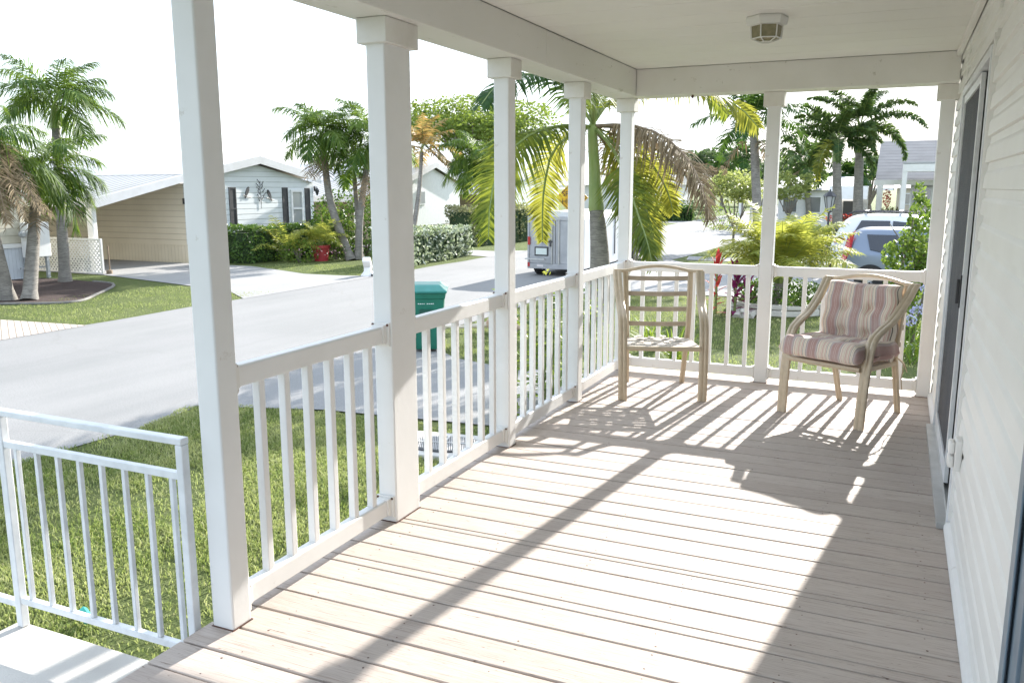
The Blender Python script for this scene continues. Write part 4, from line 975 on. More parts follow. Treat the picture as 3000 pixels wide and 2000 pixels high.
car('black tow car standing on the street ahead of the trailer', Vector((-6.95, 27.6, ZG+.012)), R(90), PAINT_K, soul_s, (.6, 2.9), .86, wr=.31,
    windows=([(.42, .10), (.56, .02), (1.10, .0), (1.10, .86), (.33, .88)], [(1.17, .0), (1.95, .0), (1.9, .86), (1.17, .86)]))
car('dark car far down the road below the pale leafy tree', Vector((-6.6, 96, ZG+.012)), R(20), PAINT_K, suv, (.85, 3.5), 1.0, wr=.36)
# ---- trailer (local: y forward from the rear face, x across)
TRM = mat('dull_aluminium_sheet', (.42,.43,.45), (.33,.34,.36), .42, 4, 1, .05, 30, metal=.35, dirt=((.2,.19,.18), 12, .66, .5))
TRW = mat('white_trailer_sheet', (.66,.67,.68), (.6,.61,.62), .4, 3)
x0, x1 = PL(1213, 560, 1, 23.3).x, PL(1341, 560, 1, 23.3).x; cx = (x0+x1)/2; hw = (x1-x0)/2
tr = empty('cargo_trailer', (cx, 23.3, ZG), 'grey enclosed cargo trailer parked on the street with red taillights and number plate', 'trailer')
TL = 3.35
MB().prism([(-hw, .24), (hw, .24), (hw, 1.68), (hw-.06, 1.80), (hw-.25, 1.88), (0, 1.92), (-hw+.25, 1.88), (-hw+.06, 1.80), (-hw, 1.68)], 1, .03, TL).build('body', TRW, tr, bevel=.01)
MB().box(-hw+.06, -.015, .38, -.012, .0295, 1.64).box(.012, -.015, .38, hw-.06, .0295, 1.64).build('door', TRM, tr, bevel=.008)
MB().box(-hw-.01, -.03, .22, -hw+.055, .0295, 1.76).box(hw-.055, -.03, .22, hw+.01, .0295, 1.76).box(-hw+.056, -.03, .22, hw-.056, .0295, .375).box(-hw+.056, -.03, 1.645, hw-.056, .0295, 1.76).build('rear_frame', TRM, tr, bevel=.008)
for x in (-.10, .12): MB().tube([(x, -.045, .36), (x, -.045, 1.68)], .022, 8).build('lock_rod', ALU, tr, smooth=True)
MB().box(-.42, -.07, 1.0, -.08, -.035, 1.05).box(-.16, -.08, .88, -.10, -.04, 1.08).build('latch', BLACK, tr)
for s in (-1, 1): MB().box(s*(hw-.05)-.04, -.062, .92, s*(hw-.05)+.04, -.0305, 1.16).build('taillight', LAMP, tr, bevel=.01)
MB().box(-hw+.0, -.05, .28, -hw+.07, -.031, .40).build('reflector', LAMP, tr)
MB().box(-hw+.0, -.24, .50, -hw+.62, -.19, .54).box(-hw+.03, -.19, .50, -hw+.07, -.031, .54).box(-hw+.50, -.19, .50, -hw+.54, -.031, .54).build('grab_step', ALU, tr)
npl = MB().box(-hw+.22, -.035, .60, -hw+.66, -.0155, .87).build('number_plate', BLACK, tr, bevel=.02)
MB().box(-hw+.265, -.042, .64, -hw+.615, -.0355, .83).build('plate_face', mat('pale_plate', (.62,.68,.66), (.55,.62,.58), .5, 30), npl)
MB().box(-hw+.3, -.034, .28, -hw+.5, -.0305, .34).build('label_sticker', mat('white_sticker', (.75,.7,.7), None), tr)
for yy in (.55, 2.35): 
    for s in (-1, 1):
        w = wheel(tr, s*(hw-.16), yy, .33, .33, .2, s); w.rotation_euler = (0, 0, R(90))
for s in (1,):
    MB().box(hw+.001, 1.3, .5, hw+.02, 1.36, 1.9).box(hw+.001, 2.9, .5, hw+.02, 2.96, 1.9).box(hw+.001, 1.5, 1.0, hw+.03, 1.6, 1.1).build('side_trim', BLACK, tr)
MB().prism([(-.12, TL), (.12, TL), (.05, TL+1.2), (-.05, TL+1.2)], 2, .42, .54).build('drawbar', BLACK, tr)
# ---- yellow speed hump sign
sg_c = W(1313.5, 454, 21.5); hs = .415
sg = empty('road_sign', (sg_c.x, sg_c.y, ZG), 'yellow diamond road sign behind the near palm, reading SPEED HUMP', 'road sign', rz=math.atan2(CAM.y-sg_c.y, CAM.x-sg_c.x)+math.pi/2)
zc = sg_c.z-ZG
YEL = mat('yellow_sign_sheet', (.72,.40,.02), (.66,.36,.02), .4, 5)
MB().prism([(-hs, zc), (0, zc-hs), (hs, zc), (0, zc+hs)], 1, -.01, .0).build('panel', YEL, sg, bevel=.004)
mb = MB(); q = hs-.035; w = .02
ring = [(-q, zc), (0, zc-q), (q, zc), (0, zc+q)]; ring2 = [(-q+w, zc), (0, zc-q+w), (q-w, zc), (0, zc+q-w)]
for i in range(4):
    j = (i+1) % 4; mb.add([(ring[i][0], -.0125, ring[i][1]), (ring[j][0], -.0125, ring[j][1]), (ring2[j][0], -.0125, ring2[j][1]), (ring2[i][0], -.0125, ring2[i][1])], [(0,1,2,3)])
mb.build('border', BLACK, sg, fix=False)
MB().box(-.03, .001, 0, .03, .05, zc+.3).build('post', GREYM, sg)
def text(name, body, size, mt, parent, loc, rot, spacing=1.):
    cu_ = bpy.data.curves.new(name, 'FONT'); cu_.body = body; cu_.size = size; cu_.align_x = 'CENTER'; cu_.align_y = 'CENTER'; cu_.extrude = .0015; cu_.space_character = spacing
    t = bpy.data.objects.new(name, cu_); COL.objects.link(t); dg = bpy.context.evaluated_depsgraph_get(); me = bpy.data.meshes.new_from_object(t.evaluated_get(dg))
    bpy.data.objects.remove(t); o = bpy.data.objects.new(name, me); COL.objects.link(o); me.materials.clear(); me.materials.append(mt); o.parent = parent; o.location = loc; o.rotation_euler = rot; return o
text('lettering', 'SPEED', .19, BLACK, sg, (0, -.0135, zc+.09), (R(90), 0, 0)); text('lettering', 'HUMP', .19, BLACK, sg, (0, -.0135, zc-.10), (R(90), 0, 0))
# ---- green wheelie bin
GREEN = mat('green_bin_plastic', (.012,.16,.105), (.01,.13,.085), .38, 5, 1, .03, 60); GREEN2 = mat('light_green_bin_lid', (.03,.22,.19), (.02,.18,.15), .32, 6)
bp = G(1000, 806)
bn = empty('wheelie_bin', (bp.x-.15, bp.y+.02, ZG+.02), 'green wheeled rubbish bin with closed lid standing on the pad by the street', 'bin', rz=R(27))
mb = MB()
secs = [(.04, .20, .24), (.1, .215, .255), (.86, .285, .335), (.861, .30, .35), (.95, .31, .36)]
vs = []
for z, a, b_ in secs: vs += [(-a, -b_, z), (a, -b_, z), (a, b_, z), (-a, b_, z)]
mb.add(vs, [(i*4+k, i*4+(k+1) % 4, i*4+4+(k+1) % 4, i*4+4+k) for i in range(4) for k in range(4)]+[(3,2,1,0), (16,17,18,19)])
mb.build('body', GREEN, bn, bevel=.02, seg=3)
mb = MB()
vs = []
for z, a, b_ in [(.951, .33, .385), (.985, .335, .39), (1.0, .31, .365), (1.06, .23, .26), (1.075, .20, .22)]: vs += [(-a, -b_, z), (a, -b_, z), (a, b_, z), (-a, b_, z)]
mb.add(vs, [(i*4+k, i*4+(k+1) % 4, i*4+4+(k+1) % 4, i*4+4+k) for i in range(4) for k in range(4)]+[(3,2,1,0), (16,17,18,19)])
mb.build('lid', GREEN2, bn, bevel=.012, seg=3)
MB().box(-.10, -.352, .60, .10, -.27, .69).build('grip_recess_shade', mat('recess_shade_green', (.006,.07,.05), None, .5), bn)  # raised block; its darker green stands in for recess shade
MB().box(-.24, .30, .88, .24, .42, .94).build('handle', GREEN, bn, bevel=.02)
for s in (-1, 1):
    t_ = wheel(bn, s*.22, .24, .10, .12, .06, s); t_.rotation_euler = (0, 0, R(90))
mb = MB()
for k in range(8):
    x = -.115+.03*k+(.02 if k > 3 else 0)
    for zz in ((0, .012), (.018, .028), (.034, .044)): mb.box(x-.011, -.328, .775+zz[0], x+.011+U(-.006, 0), -.305, .775+zz[1])
mb.build('stencil_marks', mat('white_stencil', (.8,.8,.8), None), bn)
mb = MB()
for s in (-.26, -.215): mb.box(s-.008, -.31, .62, s+.008, -.27, .80)
mb.build('rib', GREEN, bn)

# ================================================================ THE BIG PALM BESIDE THE PORCH
pb = G(1376, 742); D0 = (pb-CAM).dot(_f)
bp_ = empty('palm_tree', pb, 'big near palm with swollen grey trunk, green crownshaft and drooping yellow and brown fronds', 'palm tree'); o = pb
def tp(px, py, dd=0): return W(px, py, D0+dd)-o
path = [Vector((0,0,-.1)), Vector((0,0,.15)), tp(1376, 660), tp(1378, 610), tp(1375, 540), tp(1370, 484)]
path = spline(path, 22); n = len(path)
rr = [.27, .22, .205, .205, .21, .213, .215, .215, .212, .208, .205, .20, .196, .19, .184, .178, .17, .165, .158, .15, .145, .14]
MB().tube(path, rr, 18).build('trunk', TRUNK, bp_, smooth=True)
s_ = [tp(1370, 485), tp(1369, 465), tp(1367, 430), tp(1365, 380), tp(1362, 330), tp(1361, 292)]
MB().tube(spline(s_, 14), [.145, .15, .148, .14, .132, .125, .118, .113, .108, .104, .10, .097, .095, .10], 14).build('crownshaft', SHAFT, bp_, smooth=True)
s_ = [tp(1360, 300), tp(1363, 262), tp(1366, 215), tp(1367, 150)]
MB().tube(spline(s_, 8), [.085, .07, .055, .045, .035, .028, .02, .01], 8).build('new_spear', SHAFT, bp_, smooth=True)
FACE = Vector((.38, -.92, .0))
def nf(pts, mt, stm, n, L, w, droop, lab=None, plume=.12, start=.12, face=True):
    mb = MB(); st = MB(); frond(mb, st, [tp(*p) for p in pts], n, L, w, droop, start, plume, .038, 1., FACE if face and mt in (L_NEAR, L_LIME) else None)
    f_ = mb.build('frond', mt, bp_, fix=False)
    if lab: f_['label'] = lab
    st.build('frond_stem', stm, f_, smooth=True)
nf([(1362,292,0), (1300,288,-.5), (1225,306,-1.0), (1160,360,-1.4), (1128,450,-1.6), (1122,545,-1.7)], L_NEAR, STEM, 120, .84, .044, 1.1)
nf([(1362,290,0), (1310,310,.5), (1268,352,.9), (1250,430,1.1), (1246,495,1.2), (1246,552,1.2)], L_LIME, STEM, 110, .60, .034, .8, 'yellowing frond hanging before the trailer')
nf([(1362,285,0), (1320,225,-.2), (1265,178,-.5), (1190,172,-1.0), (1140,198,-1.4), (1106,240,-1.7)], L_PALMD, STEM, 110, .84, .046, .95)
nf([(1364,282,0), (1410,225,0), (1490,196,0), (1600,204,.1), (1690,240,.2), (1742,292,.3)], L_LIME, STEM, 120, .66, .042, 1.1, 'yellow green frond arching over to the right')
nf([(1364,284,0), (1400,205,.8), (1460,170,1.5), (1540,175,2.3), (1620,212,2.8), (1670,262,3.0)], L_NEAR, STEM, 100, .66, .044, 1.)
nf([(1364,290,0), (1450,288,-.5), (1530,318,-.9), (1585,376,-1.2), (1615,440,-1.3), (1632,505,-1.3)], L_DEAD, DEADST, 170, .74, .034, 1.45, 'dead brown frond hanging down', .45)
nf([(1364,290,0), (1440,296,.2), (1515,335,.4), (1570,395,.5), (1600,450,.5)], L_DEAD, DEADST, 110, .60, .032, 1.4, 'second dead frond, thinner and broken', .5)
nf([(1364,292,0), (1420,312,.6), (1470,346,1.0), (1510,395,1.2), (1535,445,1.3), (1546,488,1.3)], L_LIME, STEM, 90, .62, .044, .8, 'bright yellow frond tip lit through')
nf([(1364,292,0), (1410,345,-.6), (1440,420,-.9), (1464,490,-1.1), (1486,555,-1.2), (1498,610,-1.2)], L_NEAR, STEM, 130, .80, .042, 1.05, start=.3, face=False)
nf([(1364,292,0), (1430,350,-.2), (1470,430,-.3), (1492,510,-.3), (1505,580,-.3)], L_LIME, STEM, 100, .60, .036, 1.0)
nf([(1364,284,0), (1430,150,.5), (1520,85,1.2), (1620,100,1.8), (1710,170,2.2)], L_NEAR, STEM, 90, .7, .044, 1.)
nf([(1362,284,0), (1330,140,-.5), (1300,75,-1.5), (1290,70,-2.5), (1280,120,-3.5)], L_NEAR, STEM, 90, .7, .044, 1.)
nf([(1362,284,0), (1320,130,.4), (1260,80,1.0), (1200,70,1.4), (1150,90,1.8)], L_NEAR, STEM, 90, .7, .044, 1.)
nf([(1364,284,0), (1395,110,-.6), (1420,40,-1.8), (1440,60,-2.9), (1450,120,-3.6)], L_NEAR, STEM, 90, .7, .044, 1.)
nf([(1362,286,0), (1365,215,-1.2), (1352,190,-2.4), (1338,205,-3.4), (1325,250,-4.0)], L_NEAR, STEM, 90, .66, .042, .95)
nf([(1364,292,0), (1400,350,1.3), (1425,430,2.0), (1432,520,2.2)], L_DEAD, DEADST, 80, .5, .03, 1.25, 'grey dry frond behind the corner column', .3)

# ================================================================ OTHER PALMS
GL = 'palms in the mulch bed'
# twin palm, two stems from one foot
b1 = G(42, 690)
palm('right stem of the twin palm in the mulch bed, pale trunk leaning right', b1+Vector((.25,.1,0)), W(84, 440, 20.4), .17, .12, 17, 1.7, .85, .026, group=GL, shaft=.5, dead=1, fall=1.8, pairs=84, el0=-.5, el1=1.1, plume=.45, droop=1.3, fwd=2.2, leaf=L_GP)
LP = palm('left stem of the twin palm, leaning out of the picture with brown hanging fronds', b1+Vector((-.2,-.1,0)), W(-50, 400, 19.0), .17, .12, 16, 1.9, .85, .026, group=GL, shaft=.5, dead=2, fall=1.9, pairs=80, el0=-.4, plume=.45, droop=1.3, fwd=2.2, leaf=L_GP)
for k, pts in enumerate((((-45,300,19), (0,330,18.8), (50,400,18.7), (92,486,18.7)), ((-45,300,19), (-10,345,18.6), (25,420,18.4), (55,500,18.4)), ((-45,300,19), (5,350,19.2), (62,430,19.3), (118,496,19.4)), ((-45,300,19), (-20,360,18.3), (0,440,18.2), (18,512,18.2)))):
    db = MB(); ds = MB(); frond(db, ds, [W(*q)-LP.location for q in pts], 64, .50, .030, 1.3, .1, .4, .02)
    d_ = db.build('dead_frond', L_DEAD, LP, fix=False); ds.build('frond_stem', DEADST, d_)
b2 = G(150, 648)
palm('tallest palm of the mulch bed with mottled grey trunk and dry hanging spathes', b2, W(128, 296, 23.4), .16, .11, 17, 1.9, .95, .027, group=GL, shaft=.7, dead=1, fall=1.5, pairs=84, el0=-.15, el1=1.1, plume=.45, droop=1.3, fwd=2.2, leaf=L_GP)
GM = 'palms beside the hedge across the street'
c1 = G(806, 598)
palm('left leaning palm across the street with brown frond hanging on its trunk', c1, W(742, 345, 30.6), .16, .11, 17, 1.8, .9, .036, bend=-.25, group=GM, shaft=.6, dead=3, fall=1.9, pairs=64, el0=-.5, plume=.4, droop=1.25, fwd=1.8, leaf=L_GP)
palm('upright palm across the street, beside the doubled column', G(823, 597), W(842, 390, 30.8), .15, .10, 18, 1.9, .9, .036, bend=-.1, group=GM, shaft=1.1, dead=2, fall=1.9, pairs=64, el0=-.6, plume=.4, droop=1.25, fwd=1.8, leaf=L_GP)
palm('thin palm stem behind the two palms across the street', G(830, 594), W(815, 420, 31.5), .10, .08, 10, 1.5, .6, .05, group=GM, shaft=.5, fall=1.9, pairs=34)
palm('sparse palm with orange dying fronds in front of the plain white gable', G(944, 560), W(969, 352, 42), .13, .09, 14, 2.1, .7, .07, bend=.1, shaft=.3, leaf=L_ORANGE, fall=1.4, el0=-.3, el1=1.5, pairs=34, plume=.3)
palm('full green palm beside the white gable, frond drooping over the roof', G(1130, 558), W(1100, 386, 41), .16, .11, 18, 2.15, 1.0, .05, shaft=.4, leaf=L_GP, fwd=1.8, droop=1.2, fall=2.0, el0=-.8, pairs=60, plume=.4, dead=1)
# palms to the south
palm('grey trunked palm behind the middle column of the far railing', W(1746, 560, 29)*1.0-Vector((0,0,W(1746,560,29).z-ZG)), W(1732, 312, 29), .17, .14, 16, 2.2, .8, .06, shaft=.55, leaf=L_PALMD, dead=2, fall=1.6, el0=-.3, pairs=40, plume=.3)
ff = W(1931, 480, 33); FX = palm('left foxtail palm behind the cars with one yellow drooping frond', (ff.x, ff.y, ZG), W(1922, 372, 33), .21, .15, 13, 2.2, .40, .055, shaft=.9, leaf=L_FOX, fall=1.9, el0=-.4, el1=1.2, pairs=150, plume=1.1, droop=.35, group='foxtail palms behind the cars')
ff = W(1975, 470, 34); palm('right foxtail palm behind the cars with dark plumed fronds', (ff.x, ff.y, ZG), W(1974, 352, 34), .22, .16, 13, 2.7, .40, .055, shaft=1.1, leaf=L_FOX, fall=1.8, el0=-.25, el1=1.2, pairs=170, plume=1.1, droop=.35, group='foxtail palms behind the cars')
mb = MB(); st = MB(); cc = W(1922, 320, 32.6); cc = cc-FX.location; frond(mb, st, arc(cc, -2.0, -.3, 2.2, 1.9), 90, .45, .07, .4, .1, 1.1, .02)
yf = mb.build('hanging_frond', L_LIME, FX, fix=False); yf['label'] = 'hanging yellow plume'; st.build('frond_stem', STEM, yf)
ff = W(1862, 480, 56); palm('smaller dark palm left of the foxtail palms, far down the gardens', (ff.x, ff.y, ZG), W(1851, 385, 56), .2, .14, 18, 2.7, .75, .12, shaft=.5, leaf=L_FOX, fall=1.9, el0=-.6, pairs=40, plume=.8, dead=1)
for px, py, D, L, lab in ((1708, 365, 78, 3.0, 'distant dark palm behind the pale leafy tree'), (1955, 415, 62, 1.9, 'small distant palm between the two foxtail trunks'), (1660, 395, 92, 2.6, 'farthest palm, small and bluish over the far hedge')):
    f2 = W(px, py, D); palm(lab, (f2.x, f2.y, ZG), f2, .2, .15, 16, L, .9, .16, shaft=.3, leaf=L_PALMD, fall=2.0, el0=-.6, pairs=24, plume=.4, group='distant palms')

# ================================================================ BROADLEAF TREES AND FAR GREENERY
def tree_at(label, px, py, D, rx, rz, ncl, nl, size, leaf, r0, group=None, flat=.5, ry=None):
    c = W(px, py, D); broadtree(label, (c.x, c.y, ZG), c.z-ZG, c, (rx, ry or rx*.8, rz), ncl, nl, size, leaf, r0, group, flat=flat)
tree_at('wide spreading green tree towering behind the white gable', 1090, 300, 64, 6.8, 3.0, 54, 14000, .30, L_TREE, .4, ry=5.5)
tree_at('pale leafy little tree in front of the middle column, bare at the base', 1690, 438, 36, 1.45, 1.25, 26, 2300, .17, L_PALE, .06)
tree_at('pale young tree beyond the yellow palm clump, right of the middle column', 1815, 432, 54, 1.7, 1.5, 16, 1200, .26, L_PALE, .09)
tree_at('round dark tree on the horizon above the far hedge', 1640, 375, 110, 4.6, 2.6, 22, 3000, .55, L_TREEF, .4)
tree_at('dark tree behind the shingle roofed house', 2000, 395, 70, 2.4, 2.2, 16, 1500, .4, L_TREEF, .3)
tree_at('leafless grey brown tree beside the dead frond', 1625, 395, 88, 1.9, 1.5, 14, 900, .25, L_DEAD, .15)
tree_at('broad hazy tree at the end of the gardens', 1760, 395, 120, 6, 3.0, 18, 1800, .7, L_TREEF, .4)
tree_at('low hazy tree behind the far houses on the right', 1880, 420, 130, 7, 2.6, 16, 1600, .8, L_TREEF, .4)
tree_at('hazy tree past the road end, left of the near palm trunk', 1490, 405, 130, 8, 3.2, 16, 1600, .8, L_TREEF, .4)
tree_at('dark green tree between the two white houses', 1180, 420, 66, 3.0, 2.0, 14, 1600, .35, L_TREE, .25)

# ================================================================ HEDGES, SHRUBS, POTS
hedge('dense dark green hedge below the gable with black shutters', (-18.9, 22.9), (-18.9, 28.3), 1.3, 1.22, 4200, .13, L_HEDGE)
hedge('variegated white flecked hedge at the street edge by the doubled column', (-13.3, 24.0), (-13.6, 29.2), 1.5, 1.2, 4600, .13, L_VAR, rough=.2)
hedge('taller olive green hedge in front of the plain white house', (-15.8, 33.6), (-14.8, 40.5), 1.6, 1.75, 4600, .16, L_OLIVE, rough=.25)
a, c = W(1500, 495, 66), W(1590, 498, 66); hedge('far clipped dark hedge on the other side of the road', a, c, 1.5, 1.15, 1800, .2, L_HEDGE)
def shrub(label, p, rad, n, size, leaf, flat=1., name='shrub', cat='shrub', group=None, z=None):
    root = empty(name, (p[0], p[1], ZG), label, cat, group)
    mb = MB(); leafclump(mb, (0, 0, rad[2]*.92), rad, n, size, flat, .45); mb.build('leaves', leaf, root, fix=False)
    st = MB()
    for i in range(5): st.tube([(U(-.06,.06), U(-.06,.06), -.02), (U(-.4,.4)*rad[0], U(-.4,.4)*rad[1], rad[2]*1.1)], [.03, .012], 5)
    st.build('stems', BARK, root); return root
for i, (px, py, rx, rz, lf, lab) in enumerate(((800, 575, 1.5, 1.35, L_HEDGE, 'tall dark shrub behind the leaning palm trunk'), (765, 560, .9, .95, L_BUSH, 'lighter green shrub at the corner of the shuttered gable'), (845, 585, 1.2, 1.2, L_HEDGE, 'dark shrub behind the upright palm across the street'))):
    p = W(px, py, 33); shrub(lab, p, (rx, rx, rz), 1500, .14, lf)
for px, py, lf, lab in ((560, 604, L_HEDGE, 'low rounded shrub in front of the dark hedge, left'), (640, 598, L_BUSH, 'low spreading green plant in the middle of the flower bed'), (690, 602, L_BUSH, 'low mound of greenery left of the red pot'), (770, 596, L_BUSH, 'low green plants right of the red pot')):
    p = G(px, py); shrub(lab, p, (.75, .75, .42), 500, .10, lf, cat='plant', name='low_plant', group='low plants along the flower bed')
fl = MB()
for px, py in ((655, 585), (668, 600), (720, 603), (752, 585), (775, 600), (790, 583), (810, 592), (850, 588)):
    p = G(px, py)
    for _ in range(16): leaf1(fl, (p.x+U(-.45,.45), p.y+U(-.45,.45), ZG+U(.25,.55)), .09)
tag(fl.build('pink_flowers', L_PINK, fix=False), 'scattered pink and white blooms in the bed below the shuttered gable', 'flowers', kind='stuff')
def areca(label, p, z0, nfr, L, ll, lw, leaf, stems=8, pairs=30, el0=.35, el1=1.45, fall=1.5, spread=.12, name='areca_palm', parent=None):
    root = empty(name, (p[0], p[1], z0), label, 'palm plant')
    mb = MB(); st = MB()
    for i in range(nfr):
        az = i*2.4+U(-.2,.2); q = (i+.5)/nfr; c = Vector((math.cos(az)*spread*U(.3,1), math.sin(az)*spread*U(.3,1), U(.05,.3)*L))
        st.tube([(c.x*.6, c.y*.6, -.02), c], [.022*L, .014*L], 5)
        frond(mb, st, arc(c, az, el0+(el1-el0)*q, L*U(.8,1.1), fall*U(.7,1.2)), pairs, ll, lw, .55, .2, .15, .009*L)
    mb.build('fronds', leaf, root, fix=False); st.build('stems', STEM, root, smooth=True); return root
pt = G(738, 599)
pot = empty('flower_pot', (pt.x, pt.y, ZG), 'red plastic pot holding a bushy yellow green palm below the shuttered gable', 'pot')
MB().lathe([(.24, 0), (.30, .46), (.345, .47), (.35, .56), (.31, .565), (.30, .50), (.001, .49)], 20).build('pot_body', mat('red_pot', (.42,.045,.055), (.34,.03,.04), .5, 5), pot, smooth=True)
areca('bushy yellow green palm growing in the red pot', pt, ZG+.5, 22, 1.0, .42, .03, L_LIME2, pairs=24)
areca('yellow green palm planted in front of the hedge, left of the red pot', G(655, 600), ZG, 13, 1.5, .45, .035, L_LIME2, pairs=24, el0=.6)
# yellow palm clump with its ringed planter
pc = G(1789, 712)
CLP = areca('large yellow green feathery palm clump behind the far railing', (pc.x, pc.y), ZG+.62, 46, 1.5, .58, .030, L_LIME2, pairs=50, el0=.3, el1=1.5, fall=1.25, spread=.3, name='palm_clump')
MB().tube([(0,0,-.64), (0,0,-.37), (.02,0,0), (.02,0,.3)], [.15, .13, .14, .10], 12).build('trunk', TRUNK, CLP, smooth=True)
ring = empty('stone_ring', (pc.x, pc.y, ZG), 'ring of rough grey stone blocks edging the planter on the lawn', 'planter edging')
for k in range(16):
    th = k*math.pi/8; M = Matrix.Rotation(th+U(-.05,.05), 4, 'Z') @ Matrix.Translation((.95, 0, 0))
    MB().box(-.09, -.165, 0, .09, .165, .12+U(-.01,.02), M).build('stone', CONC, ring, bevel=.02)
    MB().box(-.08, -.15, .135, .08, .15, .22+U(-.01,.02), M @ Matrix.Rotation(.05, 4, 'Z')).build('stone', CONC, ring, bevel=.02)
wf_ = empty('flowering_plants', (pc.x, pc.y, ZG), 'dark green plants with small white flowers filling the stone ring', 'flowers')
mb = MB(); mw = MB()
for k in range(11):
    th = k*.57; c = (.68*math.cos(th), .68*math.sin(th), .36); leafclump(mb, c, (.28,.28,.26), 150, .09)
    for _ in range(14): leaf1(mw, (c[0]+U(-.25,.25), c[1]+U(-.25,.25), U(.45,.62)), .055)
mb.build('leaves', L_HEDGE, wf_, fix=False); mw.build('flowers', L_WHITEF, wf_, fix=False)
pr_ = G(1715, 728)
rk = MB()
for k in range(9): rk.tube([(U(-.2,.2), U(-.2,.2), 0), (U(-.2,.2), U(-.2,.2), U(.08,.16))], [U(.08,.12), U(.03,.06)], 6)
tag(rk.build('rubble_pile', CONC, loc=(pr_.x, pr_.y, ZG)), 'small heap of pale stones on the lawn left of the stone ring', 'stones')
# bromeliad / ti plants
def rosette(label, p, leaf, n, L, w, h=.5, el=(.2, 1.4)):
    root = empty('ti_plant', (p[0], p[1], ZG), label, 'plant'); mb = MB()
    for i in range(n):
        az = i*2.4; e = el[0]+(el[1]-el[0])*(i+.5)/n; P = arc((0, 0, h*(i+.5)/n), az, e, L*U(.8,1.1), .9, 4); d = Vector((-math.sin(az), math.cos(az), 0))
        for k in range(4):
            wa, wb = w*(.4+.6*math.sin(math.pi*min(.95, k/4+.1))), w*(.4+.6*math.sin(math.pi*min(.97, (k+1)/4+.1)))*(0.05 if k == 3 else 1)
            mb.add([P[k]-d*wa*.5, P[k]+d*wa*.5, P[k+1]+d*wb*.5, P[k+1]-d*wb*.5], [(0,1,2,3)])
    mb.build('leaves', leaf, root, fix=False)
    MB().tube([(0,0,-.02), (0,0,h)], [.03, .02], 6).build('stem', STEM, root); return root
p = W(1648, 600, 17.5); rosette('bright red leaved ti plant standing behind the far railing', p, L_RED, 20, .36, .09, 1.05, (.1, 1.5))
p = W(1692, 612, 17.3); rosette('dark purple ti plant right of the red one', p, L_PURP, 24, .42, .10, .85, (.0, 1.4))
p = W(1718, 625, 17.0); rosette('dark maroon strap leaved plant beside the yellow palm clump', p, L_PURP, 18, .4, .07, .7, (.0, 1.2))
# tall leafy stems beside the porch
vs = MB(); vl = MB(); vroot = empty('leafy_plant', (-1.55, 8.9, ZG), 'tall leafy green plant standing outside the street side railing', 'plant')
for k in range(17):
    x, y = U(-.42,.42), U(-.75,.75); h = U(.95, 1.42); P = spline([(x, y, -.02), (x+U(-.08,.08), y+U(-.08,.08), h*.5), (x+U(-.16,.16), y+U(-.16,.16), h)], 9); vs.tube(P, [.012-.001*i for i in range(9)], 5)
    for i in range(1, 9):
        for _ in range(4):
            az = U(0, 6.28); P2 = arc(P[i], az, U(-.2,.7), U(.13,.22), 1.3, 3); d = Vector((-math.sin(az), math.cos(az), 0)); wv = U(.05,.085)
            vl.add([P2[0], P2[1]+d*wv*.5, P2[2]+d*wv*.42, P2[3], P2[2]-d*wv*.42, P2[1]-d*wv*.5], [(0,1,2,3,4,5)])
vl.build('leaves', L_VINE, vroot, fix=False); vs.build('stems', STEM, vroot)
yf_ = MB()
for _ in range(9): leaf1(yf_, (U(-.03,.03), U(-.03,.03), U(0,.05)), .05)
p = W(1256, 628, 9.6); tag(yf_.build('blossom', L_LIME2, loc=p, fix=False), 'small yellow blossom just above the street side handrail', 'flower')
for (x, y), lab in (((-1.5, 13.2), 'spiky green clump at the foot of the big palm, left'), ((-.9, 12.4), 'spiky green clump on the lawn by the railing corner')):
    root = empty('spiky_plant', (x, y, ZG), lab, 'plant', 'spiky plants by the big palm'); mb = MB()
    for i in range(60):
        az = U(0, 6.28); P = arc((U(-.12,.12), U(-.12,.12), 0), az, U(.6,1.45), U(.45,.8), 1.2, 4); d = Vector((-math.sin(az), math.cos(az), 0))
        for k in range(4): mb.add([P[k]-d*.016*(1-k/5), P[k]+d*.016*(1-k/5), P[k+1]+d*.016*(.8-k/5), P[k+1]-d*.016*(.8-k/5)], [(0,1,2,3)])
    mb.build('leaves', L_VINE, root, fix=False)
# bush by the corner of the porch, with agapanthus below
bc = W(2100, 560, 13.9); bc.z = ZG; bu = empty('bush', bc, 'tall glossy green bush with a thin leader beside the far right column', 'bush')
mb = MB(); st = MB()
for (x, y, z, rx, rz, n) in ((.05,0,.75,.5,.7,1300), (-.02,.1,1.35,.40,.5,900), (.1,0,1.75,.34,.4,600), (.06,0,2.15,.2,.3,260), (.02,0,2.5,.09,.22,90), (-.36,-.1,1.5,.15,.2,120), (.35,.1,1.2,.3,.5,500)):
    leafclump(mb, (x, y, z), (rx, rx*.9, rz), n, .085, 1., .55)
for i in range(9):
    st.tube([(U(-.1,.1), U(-.1,.1), -.02), (U(-.3,.3), U(-.3,.3), 1.0), (U(-.4,.3), U(-.3,.3), U(1.4,2.2))], [.03, .02, .008], 6)
mb.build('leaves', L_BUSH, bu, fix=False); st.build('stems', BARK, bu)
ag = empty('agapanthus', (bc.x+.12, bc.y-1.1, ZG), 'pale blue agapanthus flowers with strap leaves under the glossy bush', 'flowers'); mb = MB(); fl = MB(); st = MB()
